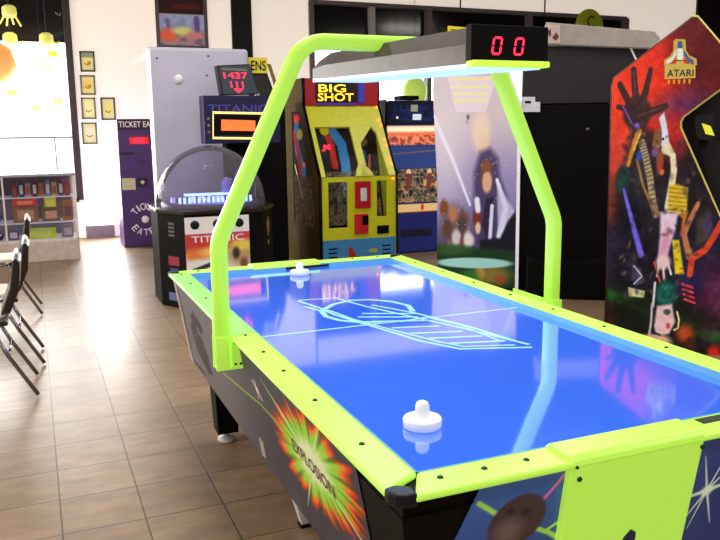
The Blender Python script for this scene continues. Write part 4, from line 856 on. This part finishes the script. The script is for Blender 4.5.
b.build('badge', [mat('badge_cream', (214, 186, 84), .4, emit=.2), mat('badge_blue', (50, 96, 150), .4, emit=.2), mat('badge_white', (220, 230, 225), .4, emit=.3), mat('badge_red', (206, 50, 30), .4, emit=.2), mat('badge_navy', (24, 34, 66), .4), mat('badge_amber', (220, 150, 30), .4, emit=.3)], at_, recalc=False)
b = MB(); b.tube([(x, 2.915, z) for x, z in [(3.388, 2.167), (3.412, 2.168), (3.68, 1.855), (3.69, 1.82), (3.365, 1.56), (3.350, 1.524), (3.353, 1.485), (3.569, 1.029), (3.624, .914), (3.95, .80)]], .013, 8, 0, (0, 1, 0))
b.build('edge_moulding', mat('straw_moulding', (196, 186, 96), .4, emit=.25), at_)
MB().tube([(2.96, 2.915, .0), (2.924, 2.915, 1.76), (2.934, 2.915, 1.81), (3.388, 2.915, 2.167)], .009, 8, 0, (0, 1, 0)).build('back_moulding', mat('plum_moulding', (80, 44, 60), .4), at_)
at_.rotation_euler.z = -math.radians(39)

#@@PART left
# ------------------------------------------------------------------ ticket station
tk = thing('ticket_station', 'narrow purple ticket eater kiosk with white lettering and a red display', 'kiosk', (.75, 9.55, 0))
M_pur = mat('purple_panel', (88, 60, 118), .45, emit=.06, vary=.03, spec=.3)
MB().box(.455, 1.03, 9.3, 9.85, 0, 1.64).build('cabinet', M_pur, tk, .012)
MB().box(.455, 1.03, 9.285, 9.3, 1.53, 1.66).build('header', mat('plum_header', (46, 26, 50), .4), tk)
MB().text('TICKET EATER', .475, 1.555, .54, .075, front(9.28)).build('header_lettering', mat('white_ink', (235, 220, 225), .5, emit=.2), tk, recalc=False)
MB().box(.60, .84, 9.285, 9.3, 1.34, 1.43).build('display', mat('red_dim', (170, 20, 30), .4, emit=.6, ergb=(255, 20, 30)), tk)
MB().text('888', .64, 1.355, .15, .06, front(9.281)).build('display_digits', M_led, tk, recalc=False)
MB().box(.46, .64, 9.293, 9.3, 1.205, 1.24).build('slot', mat('dark_plum', (40, 22, 60), .4), tk)
MB().lathe([(.022, 0), (.022, .01), (.03, .01), (.03, 0)], (.74, 9.3, 1.10), 20, axis='y').build('button', M_dark, tk)
MB().box(.475, .64, 9.285, 9.3, .755, .905).build('instruction_plate', mat('cream_plate', (205, 195, 160), .5, emit=.15), tk, .004)
MB().box(.66, .80, 9.285, 9.3, .79, .91).build('coin_plate', mat('dark_plate', (44, 32, 60), .4), tk, .004)
MB().flat([(.73 + .03 * math.cos(a), .85 + .03 * math.sin(a)) for a in [i * 1.5708 for i in range(4)]], front(9.283)).build('coin_mark', mat('cream_plate', (205, 195, 160), .5, emit=.15), tk, recalc=False)
b = MB(); f = front(9.296)
def arc_text(s, cx, cz, r, a0, a1, h_, w_, flip=False):
    n = len(s)
    for i, ch in enumerate(s):
        a = a0 + (a1 - a0) * (i + .5) / n; T, Fc = text_geo(ch); vs = []
        rot = a - math.pi / 2 if not flip else a + math.pi / 2
        ww = w_ * (.35 if ch == 'I' else 1)
        for x, y in T:
            u, v = (x - .5) * ww, (y - .5) * h_; vs.append(f(cx + r * math.cos(a) + u * math.cos(rot) - v * math.sin(rot), cz + r * math.sin(a) + u * math.sin(rot) + v * math.cos(rot)))
        b.add(vs, Fc)
arc_text('TICKET', .74, .36, .17, math.radians(150), math.radians(30), .09, .06); arc_text('EATER', .74, .36, .17, math.radians(205), math.radians(335), .09, .06, True)
b.sphere((.74, 9.31, .36), .05, 0, 14); b.build('logo', mat('white_ink', (235, 220, 225), .5, emit=.2), tk, recalc=False)

# ------------------------------------------------------------------ glass counter
dc = thing('display_counter', 'glass fronted prize counter below the big bright window', 'counter', (-1.6, 8.9, 0))
DX0, DX1, DY0, DY1 = -3.0, -.13, 8.6, 9.2
M_cnt = mat('counter_cream', (206, 188, 178), .5, emit=.05)
MB().box(DX0, DX1, DY0, DY1, 0, .235).build('base', M_cnt, dc, .006)
MB().box(DX0, DX1, DY0 + .02, DY1, .235, .26).build('shelf', M_white, dc); MB().box(DX0 + .02, DX1 - .02, DY0 + .12, DY1 - .02, .44, .452).build('shelf', M_white, dc); MB().box(DX0 + .02, DX1 - .02, DY0 + .16, DY1 - .02, .74, .752).build('shelf', M_white, dc)
b = MB()
for x in (DX1 - .035, DX0, -.93, -1.9): b.box(x, x + .035 if x > -.2 else x + .02, DY0, DY0 + .035, .235, 1.0)
b.box(DX1 - .035, DX1, DY1 - .035, DY1, .235, 1.0).box(DX0, DX0 + .03, DY1 - .03, DY1, .235, 1.0)
b.box(DX0, DX1, DY0, DY0 + .02, .235, .262); b.build('frame', mat('pale_frame', (222, 208, 206), .4, emit=.1), dc)
MB().box(DX0 - .01, DX1 + .01, DY0 - .01, DY1 + .01, 1.0, 1.03).build('top_slab', mat('grey_top_edge', (176, 168, 178), .3), dc, .004)
MB().box(DX0 + .02, DX1 - .03, DY0 + .006, DY0 + .012, .26, 1.0).build('front_glass', clear_mat('counter_glass', (240, 240, 245), .12), dc)
MB().box(DX0, DX1, DY1 - .02, DY1, .26, 1.0).build('back_panel', mat('grey_back', (150, 140, 150), .6), dc)
# prizes
def prize_box(x, z, w_, h_, rgb, name, label, cat='toy', grp='prizes in the glass counter', mark=None, y=None):
    y = y or DY0 + .2
    t = thing(name, label, cat, (x, y + .04, z), grp)
    MB().box(x - w_ / 2, x + w_ / 2, y, y + .08, z, z + h_).build('carton', mat('carton_%d_%d_%d' % tuple(rgb), rgb, .4, emit=.12), t, .005)
    MB().box(x - w_ * .32, x + w_ * .32, y - .003, y, z + h_ * .2, z + h_ * .75).build('carton_window', mat('carton_mark_%d_%d_%d' % tuple(mark or (225, 215, 205)), mark or (225, 215, 205), .4, emit=.1), t)
S1, S2, S3 = .2605, .4525, .7525
cols_ = [(150, 60, 60), (70, 74, 110), (190, 150, 140), (90, 50, 60), (180, 120, 60), (120, 130, 150), (200, 170, 90), (110, 60, 90)]
names_ = ['dark red', 'slate blue', 'pink', 'maroon', 'orange brown', 'pale blue', 'straw yellow', 'plum']
k = 0
for i in range(9):
    c_ = cols_[i % 8]; place = ['at the left end', 'second from the left end', 'third from the left', 'left of the middle', 'in the middle', 'right of the middle', 'third from the right', 'second from the right end', 'at the right end'][i]
    prize_box(-.80 + i * .073, S3, .055, .16 + .03 * (i % 2), c_, 'toy_pack', 'thin %s toy pack %s of the right top shelf' % (names_[i % 8], place), mark=(230, 210, 200) if i % 2 else (170, 90, 80))
prize_box(-.70, S2 + .20, .26, .075, (226, 70, 60), 'toy_car_box', 'long bright red toy box on top of the plush figure boxes', mark=(255, 150, 120), y=DY0 + .17)
prize_box(-.42, S2 + .17, .13, .11, (226, 206, 60), 'toy_box', 'yellow toy box beside the long red toy box', mark=(240, 230, 130), y=DY0 + .17)
prize_box(-.70, S2, .28, .195, (150, 110, 80), 'toy_box', 'brown boxed toy under the long red box on the middle shelf', mark=(206, 160, 120))
prize_box(-.42, S2, .2, .165, (120, 104, 70), 'toy_box', 'olive brown boxed toy on the middle shelf under the yellow box', mark=(216, 170, 140))
prize_box(-.23, S2, .12, .24, (170, 110, 60), 'toy_box', 'tall orange brown toy box at the right end of the middle shelf', mark=(120, 90, 100))
prize_box(-.56, S1, .36, .12, (198, 214, 70), 'toy_box', 'wide lime yellow box on the bottom shelf', mark=(216, 226, 120), y=DY0 + .1)
prize_box(-.25, S1, .13, .15, (140, 120, 130), 'toy_box', 'grey patterned box beside the wide lime box', mark=(200, 180, 180), y=DY0 + .1)
prize_box(-.85, S1, .12, .12, (110, 90, 120), 'toy_box', 'dull violet box left of the wide lime box', y=DY0 + .1)
M_tin = mat('tin_grey', (150, 152, 165), .25, metal=.7)
def bowl(x, z, nm): 
    o = MB().lathe([(0, z), (.05, z), (.09, z + .03), (.10, z + .065), (.085, z + .1), (.045, z + .125), (0, z + .13)], (x, DY0 + .3, 0), 20).build('tin_bowl', M_tin)
    tag(o, nm, 'bowl', 'shiny bowls in the left part of the counter')
bowl(-1.05, S3, 'shiny upturned bowl on the top shelf, nearest the divider post'); bowl(-1.29, S3, 'shiny upturned bowl on the top shelf at the picture edge')
bowl(-1.05, S2, 'shiny upturned bowl on the middle shelf, nearest the divider post'); bowl(-1.29, S2, 'shiny upturned bowl on the middle shelf at the picture edge')
for i in range(4):
    x = -1.0 - i * .1; c_ = [(90, 40, 100), (130, 60, 130), (70, 40, 90), (110, 50, 80)][i]
    t = thing('plush_ball', ['deep purple plush ball nearest the divider post on the bottom shelf', 'bright purple plush ball second from the divider post', 'dark violet plush ball third from the divider post', 'plum plush ball farthest left on the bottom shelf'][i], 'toy', (x, DY0 + .15, S1), 'purple plush balls on the bottom shelf')
    MB().sphere((x, DY0 + .15, S1 + .047), .047, 0, 14).build('body', mat('plush_%d' % i, c_, .9, bump=.6, scale=60), t); MB().sphere((x + .01, DY0 + .10, S1 + .07), .014, 0, 8).build('nose', M_white, t)

# ------------------------------------------------------------------ framed pictures on the back wall
def picture(x0, x1, z0, z1, label, fc, kind, cat='picture', name='framed_picture', grp='small yellow pictures beside the big window'):
    t = thing(name, label, cat, ((x0 + x1) / 2, Y1 - .01, z0), grp)
    b = MB(); w_ = .022
    for a in ((x0, x1, z0, z0 + w_), (x0, x1, z1 - w_, z1), (x0, x0 + w_, z0, z1), (x1 - w_, x1, z0, z1)): b.box(a[0], a[1], Y1 - .025, Y1 - .001, a[2], a[3])
    b.build('frame', fc, t)
    ca = Canvas(x0 + w_, x1 - w_, z0 + w_, z1 - w_, 50, 60, (236, 230, 158)); cx_, cz_ = (x0 + x1) / 2, (z0 + z1) / 2; ww, hh = x1 - x0, z1 - z0
    ca.ell((cx_, cz_), ww * .32, hh * .32, [(246, 238, 150), (250, 214, 110), (250, 246, 170), (240, 240, 130), (246, 240, 190)][kind % 5], .3)
    if kind in (0, 1): ca.ell((cx_ + ww * .1, cz_ - hh * .05), ww * .14, hh * .08, (190, 160, 60), .8)
    ca.line([(cx_ - ww * .17, cz_ - hh * .1), (cx_, cz_ - hh * .17), (cx_ + ww * .17, cz_ - hh * .1)], .018, (150, 110, 60), .8, .8)
    if kind == 0: ca.poly([(x0, z1 - hh * .3), (x1, z1 - hh * .3), (x1, z1), (x0, z1)], (150, 160, 120))
    ca.mesh('print', front(Y1 - .012), painted('poster_print', .4, .25), t)
M_fb = mat('black_frame', (70, 72, 76), .5); M_fl = mat('olive_frame', (120, 124, 100), .5)
def wpx(q): return q
for i, (p0, p1, fc, lab) in enumerate((
    ((0.144, 2.61), (0.343, 2.33), M_fb, 'framed yellow picture at the top of the column, dark framed with a grey upper band'),
    ((0.127, 2.286), (0.328, 2.014), M_fl, 'framed orange-yellow picture, second from the top of the column'),
    ((0.119, 1.979), (0.313, 1.681), M_fl, 'framed pale yellow picture, third from the top of the column'),
    ((0.38, 1.98), (0.578, 1.666), M_fb, 'framed yellow picture hanging alone right of the column'),
    ((0.101, 1.634), (0.309, 1.331), M_fl, 'framed pale picture at the bottom of the column'))):
    picture(p0[0], p1[0], p1[1], p0[1], lab, fc, i)
# large poster
x0, z1 = (1.259, 3.425); x1, z0 = (1.904, 2.713)
t = thing('wall_poster', 'large dark framed poster with a black band over a colourful landscape', 'poster', ((x0 + x1) / 2, Y1 - .01, z0))
b = MB()
for a in ((x0 - .05, x0, z0 - .02, z1), (x1, x1 + .05, z0 - .02, z1), (x0, x1, z1 - .02, z1), (x0, x1, z0 - .02, z0 + .01)): b.box(a[0], a[1], Y1 - .03, Y1 - .001, a[2], a[3])
b.build('frame', mat('grey_brown_frame', (110, 100, 100), .5), t)
ca = Canvas(x0, x1, z0, z1, 100, 110, (130, 140, 170)); dx, dz = x1 - x0, z1 - z0
f2 = lambda a, c: (x0 + dx * a, z1 - dz * c)
ca.poly([f2(0, 0), f2(1, 0), f2(1, .37), f2(0, .37)], (34, 12, 10)); ca.poly([f2(.3, .17), f2(.9, .17), f2(.9, .27), f2(.3, .27)], (70, 20, 16), .04)
ca.poly([f2(0, .37), f2(1, .37), f2(1, .4), f2(0, .4)], (150, 140, 140)); ca.noise(.5, .12, (f2(0, .4), f2(1, .75)), [(110, 130, 170), (150, 160, 190), (120, 110, 150)])
ca.poly([f2(0, .72), f2(.3, .68), f2(.7, .74), f2(1, .66), f2(1, 1), f2(0, 1)], (140, 120, 120), .05); ca.noise(.6, .1, (f2(0, .74), f2(1, 1)), [(90, 70, 90), (190, 110, 90), (130, 120, 140), (80, 60, 70)])
ca.ell(f2(.18, .78), .12, .09, (206, 84, 54), .6); ca.ell(f2(.5, .7), .14, .06, (190, 190, 110), .8); ca.ell(f2(.78, .78), .12, .05, (190, 110, 110), .8); ca.line([f2(.83, .45), f2(.84, .66)], .08, (90, 70, 120), .6); ca.line([f2(.18, .5), f2(.2, .62)], .06, (110, 90, 120), .6)
ca.mesh('print', front(Y1 - .012), painted('poster_large', .4, .55), t)

# ------------------------------------------------------------------ hanging and stuck-on decorations
M_lan = mat('yellow_paper', (240, 235, 120), .6, emit=.45); M_olv = mat('olive_paper', (180, 170, 70), .6, emit=.2)
def lantern(q, label, legs=4, tail=False, dy=.45):
    x, z = q; y = Y1 - dy
    t = thing('paper_lantern', label, 'decoration', (x, y, z), 'yellow paper lanterns hanging in the window')
    MB().lathe([(.0, z + .08), (.05, z + .085), (.085, z + .06), (.09, z - .02), (.075, z - .06), (0, z - .06)], (x, y, 0), 18).build('body', M_lan, t)
    MB().lathe([(.03, z + .086), (.05, z + .09), (.055, z + .075)], (x, y, 0), 14).build('top_ring', M_olv, t)
    for k in range(legs): 
        a = (k - (legs - 1) / 2) * .045; MB().tube([(x + a, y, z - .05), (x + a * 1.4, y, z - .10), (x + a * 1.9, y, z - .15 - .02 * (k % 2))], .013, 8).build('tassel', M_lan, t)
    MB().tube([(x, y, z + .085), (x, y, 3.895)], .004, 6).build('cord', M_dark, t)
    if tail: MB().tube([(x + .07, y, z - .03), (x + .13, y, z - .05), (x + .16, y, z - .02)], .014, 8).build('arm', M_lan, t)
wl = lambda q: (q[0], q[1])
lantern((-.70, 3.03), 'highest yellow paper lantern with dangling tassels, top left'); lantern((-.72, 2.72), 'yellow paper lantern below the highest one in the left window', 2, True, .2); lantern((-.28, 2.70), 'yellow paper lantern nearest the right edge of the left window', 2, True)
def balloon(x, y, z, r, rgb, label, sz=1.1, emit=.35, grp=None):
    t = thing('balloon', label, 'balloon', (x, y, z), grp); nm = 'balloon_%d_%d' % (rgb[0], rgb[1])
    MB().sphere((x, y, z), r, 0, 28, 1, 1, sz).build('skin', mat(nm, rgb, .35, emit=emit), t); MB().lathe([(0, z - r * sz + .002), (.015, z - r * sz - .02), (.0, z - r * sz - .022)], (x, y, 0), 8).build('knot', mat(nm, rgb, .35), t)
    MB().tube([(x, y, z + r * sz - .01), (x, y, 3.895)], .003, 6).build('string', M_dark, t)
balloon(-.90, Y1 - .4, 2.38, .25, (255, 176, 100), 'big orange balloon hanging at the left picture edge', emit=.55)
balloon(-.36, Y1 - .3, 2.30, .18, (252, 252, 244), 'white balloon beside the orange one in the window', 1.0, .6)
balloon(5.22, Y1 - .25, 2.08, .2, (196, 226, 100), 'pale green balloon in the window behind the navy shooting game', 1.25, .4)
lf = [((-0.196, 2.575), (190, 220, 60), 'lime paper leaf highest on the left window pane'), ((-0.322, 2.266), (196, 224, 90), 'lime paper leaf right of the white balloon'), ((-0.757, 2.048), (232, 222, 120), 'straw paper leaf below the orange balloon'), ((-0.18, 1.93), (224, 234, 140), 'pale lime paper leaf low beside the window frame'), ((-0.471, 1.835), (236, 232, 150), 'faint yellow paper leaf lowest on the window pane')]
for i, (q, c_, lab) in enumerate(lf):
    b = MB(); pts_ = [(q[0] + .075 * math.cos(a) * (1 + .12 * math.cos(5 * a)), q[1] + .045 * math.sin(a) * (1 + .12 * math.cos(5 * a))) for a in [k * math.pi / 10 for k in range(20)]]
    b.prism(pts_, 'y', Y1 + .085, Y1 + .098)
    tag(b.build('paper_leaf', mat('leaf_%d' % i, c_, .6, emit=.4)), lab, 'decoration', 'paper leaves stuck on the left window')
# yellow notice and round sign at the right windows
p0, p1 = (5.945, 3.161), (6.443, 3.034)
t = thing('yellow_notice', 'yellow notice in the dark window just left of the score box', 'sign', (p0[0], Y1, p1[1]))
MB().prism([(p0[0], p0[1]), (p1[0], p0[1] - .02), (p1[0], p1[1] + .03), (p0[0], p1[1] - .05)], 'y', Y1 - .035, Y1 - .02).build('sheet', mat('notice_yellow', (250, 225, 60), .5, emit=.6), t)
MB().flat([(p0[0] + .05, p0[1] - .05), (p1[0] - .08, p0[1] - .06), (p1[0] - .08, p0[1] - .08), (p0[0] + .05, p0[1] - .07)], front(Y1 - .037)).build('print_line', mat('olive_print', (150, 130, 40), .5), t, recalc=False)
c0 = (8.771, 3.249)
t = thing('round_sign', 'round olive green sign with a dark letter above the grey header', 'sign', (c0[0], Y1, c0[1]))
MB().lathe([(0, .03), (.27, .03), (.30, .015), (.30, 0)], (c0[0], Y1 - .08, c0[1]), 32, axis='y').build('disc', mat('olive_disc', (150, 160, 30), .5, emit=.12), t)
MB().text('C', c0[0] - .07, c0[1] - .02, .16, .2, front(Y1 - .115)).build('letter', mat('dark_olive', (50, 50, 20), .5), t, recalc=False)

# ------------------------------------------------------------------ chairs and table at left
M_seat = mat('pale_seat', (206, 198, 170), .6, emit=.05); M_vinyl = mat('brown_black_vinyl', (34, 24, 24), .4); M_tanback = mat('tan_edge', (190, 168, 130), .4)
def make_chair(label):
    t = thing('stacking_chair', label, 'chair', (0, 0, 0), 'chrome framed chairs in a row along the tables')
    # chair faces -x; back at +x
    MB().box(-.20, .20, -.20, .20, .43, .455).build('seat_pan', M_vinyl, t, .01)
    MB().box(-.205, .175, -.20, .20, .455, .49).build('seat', M_seat, t, .015, 3)
    b = MB().prism([(.165, .50), (.215, .50), (.275, .64), (.287, .79), (.270, .822), (.25, .80), (.225, .65)], 'y', -.218, .218); b.build('backrest', M_vinyl, t, .01)
    b = MB().prism([(.215, .60), (.224, .60), (.283, .68), (.295, .79), (.280, .79), (.268, .68)], 'y', -.16, .16); b.build('back_shell', M_tanback, t, .004)
    for s in (-1, 1):
        MB().tube([(.265, s * .205, .80), (.245, s * .205, .66), (.19, s * .205, .49), (.06, s * .205, .44), (-.16, s * .205, .44)], .012, 10, 0, (0, 1, 0)).build('back_post', M_chrome, t)
        MB().tube([(.10, s * .205, .44), (.19, s * .205, .25), (.325, s * .21, .012)], .012, 10, 0, (0, 1, 0)).build('leg', M_chrome, t)
        MB().tube([(-.12, s * .205, .44), (-.19, s * .205, .2), (-.24, s * .21, .012)], .012, 10, 0, (0, 1, 0)).build('leg', M_chrome, t)
    MB().tube([(.262, -.205, .79), (.268, -.16, .81), (.268, .16, .81), (.262, .205, .79)], .012, 10).build('top_rail', M_vinyl, t)
    MB().tube([(.19, -.205, .25), (.19, .205, .25)], .009, 8).build('stretcher', M_chrome, t)
    return t
c0 = make_chair('nearest chrome framed chair with a pale seat at the left edge')
spots = [(-.985, 3.66), (-.94, 4.32), (-.93, 5.85)]
labs = [None, 'second chrome framed chair, just behind the nearest one', 'farthest chrome framed chair, close to the glass counter']
for i, (x, y) in enumerate(spots):
    if i == 0: r = c0
    else:
        r = c0.copy(); COL.objects.link(r); r['label'] = labs[i]
        for ch in list(c0.children): c = ch.copy(); COL.objects.link(c); c.parent = r
    r.location = (x, y, 0)
def cafe(y, label):
    t = thing('cafe_table', label, 'table', (-1.62, y, 0), 'white topped tables at the left edge')
    MB().box(-2.0, -1.13, y - .38, y + .38, .725, .745).build('tabletop', mat('white_laminate', (240, 246, 244), .3, emit=.15), t, .004)
    MB().box(-1.995, -1.135, y - .375, y + .375, .69, .724).build('edge_band', M_black, t, .004)
    MB().tube([(-1.56, y, .03), (-1.56, y, .70)], .035, 14).build('pedestal', M_black, t); MB().lathe([(0, .0), (.26, 0), (.26, .015), (.05, .04), (0, .04)], (-1.56, y, 0), 24).build('base', M_black, t)
cafe(4.65, 'white topped table with a black edge behind the nearest chairs')

#@@PART light
# ------------------------------------------------------------------ light
wd = bpy.data.worlds.new('world'); SC.world = wd; wd.use_nodes = True
bg = wd.node_tree.nodes['Background']; bg.inputs['Color'].default_value = (.93, .97, 1, 1); bg.inputs['Strength'].default_value = 4.2
def area(name, loc, sx, sy_, power, rgb=(1, .95, .88), rot=(0, 0, 0)):
    l = bpy.data.lights.new(name, 'AREA'); l.shape = 'RECTANGLE'; l.size = sx; l.size_y = sy_; l.energy = power; l.color = rgb
    o = bpy.data.objects.new(name, l); COL.objects.link(o); o.location = loc; o.rotation_euler = rot; return o
for i, x in enumerate((-3.0, .6, 4.2, 8.0)):
    for j, y in enumerate((-1.8, 1.6, 5.0)): area('ceiling_light', (x, y, ZC - .03), 1.2, .6, 52)
# daylight entering through the big left window
area('window_daylight', (-2.3, Y1 - .12, 1.75), 4.2, 1.9, 330, (1, .98, .96), (math.radians(-90), 0, 0))
area('floor_fill', (.75, Y1 - .15, 1.1), 1.3, 1.6, 110, (1, .98, .97), (math.radians(-90), 0, 0))  # added fill in front of the solid wall, brightens the far floor
area('lamp_glow', (.694, 1.36, 1.66), .24, 1.3, 7, (.55, .7, 1))
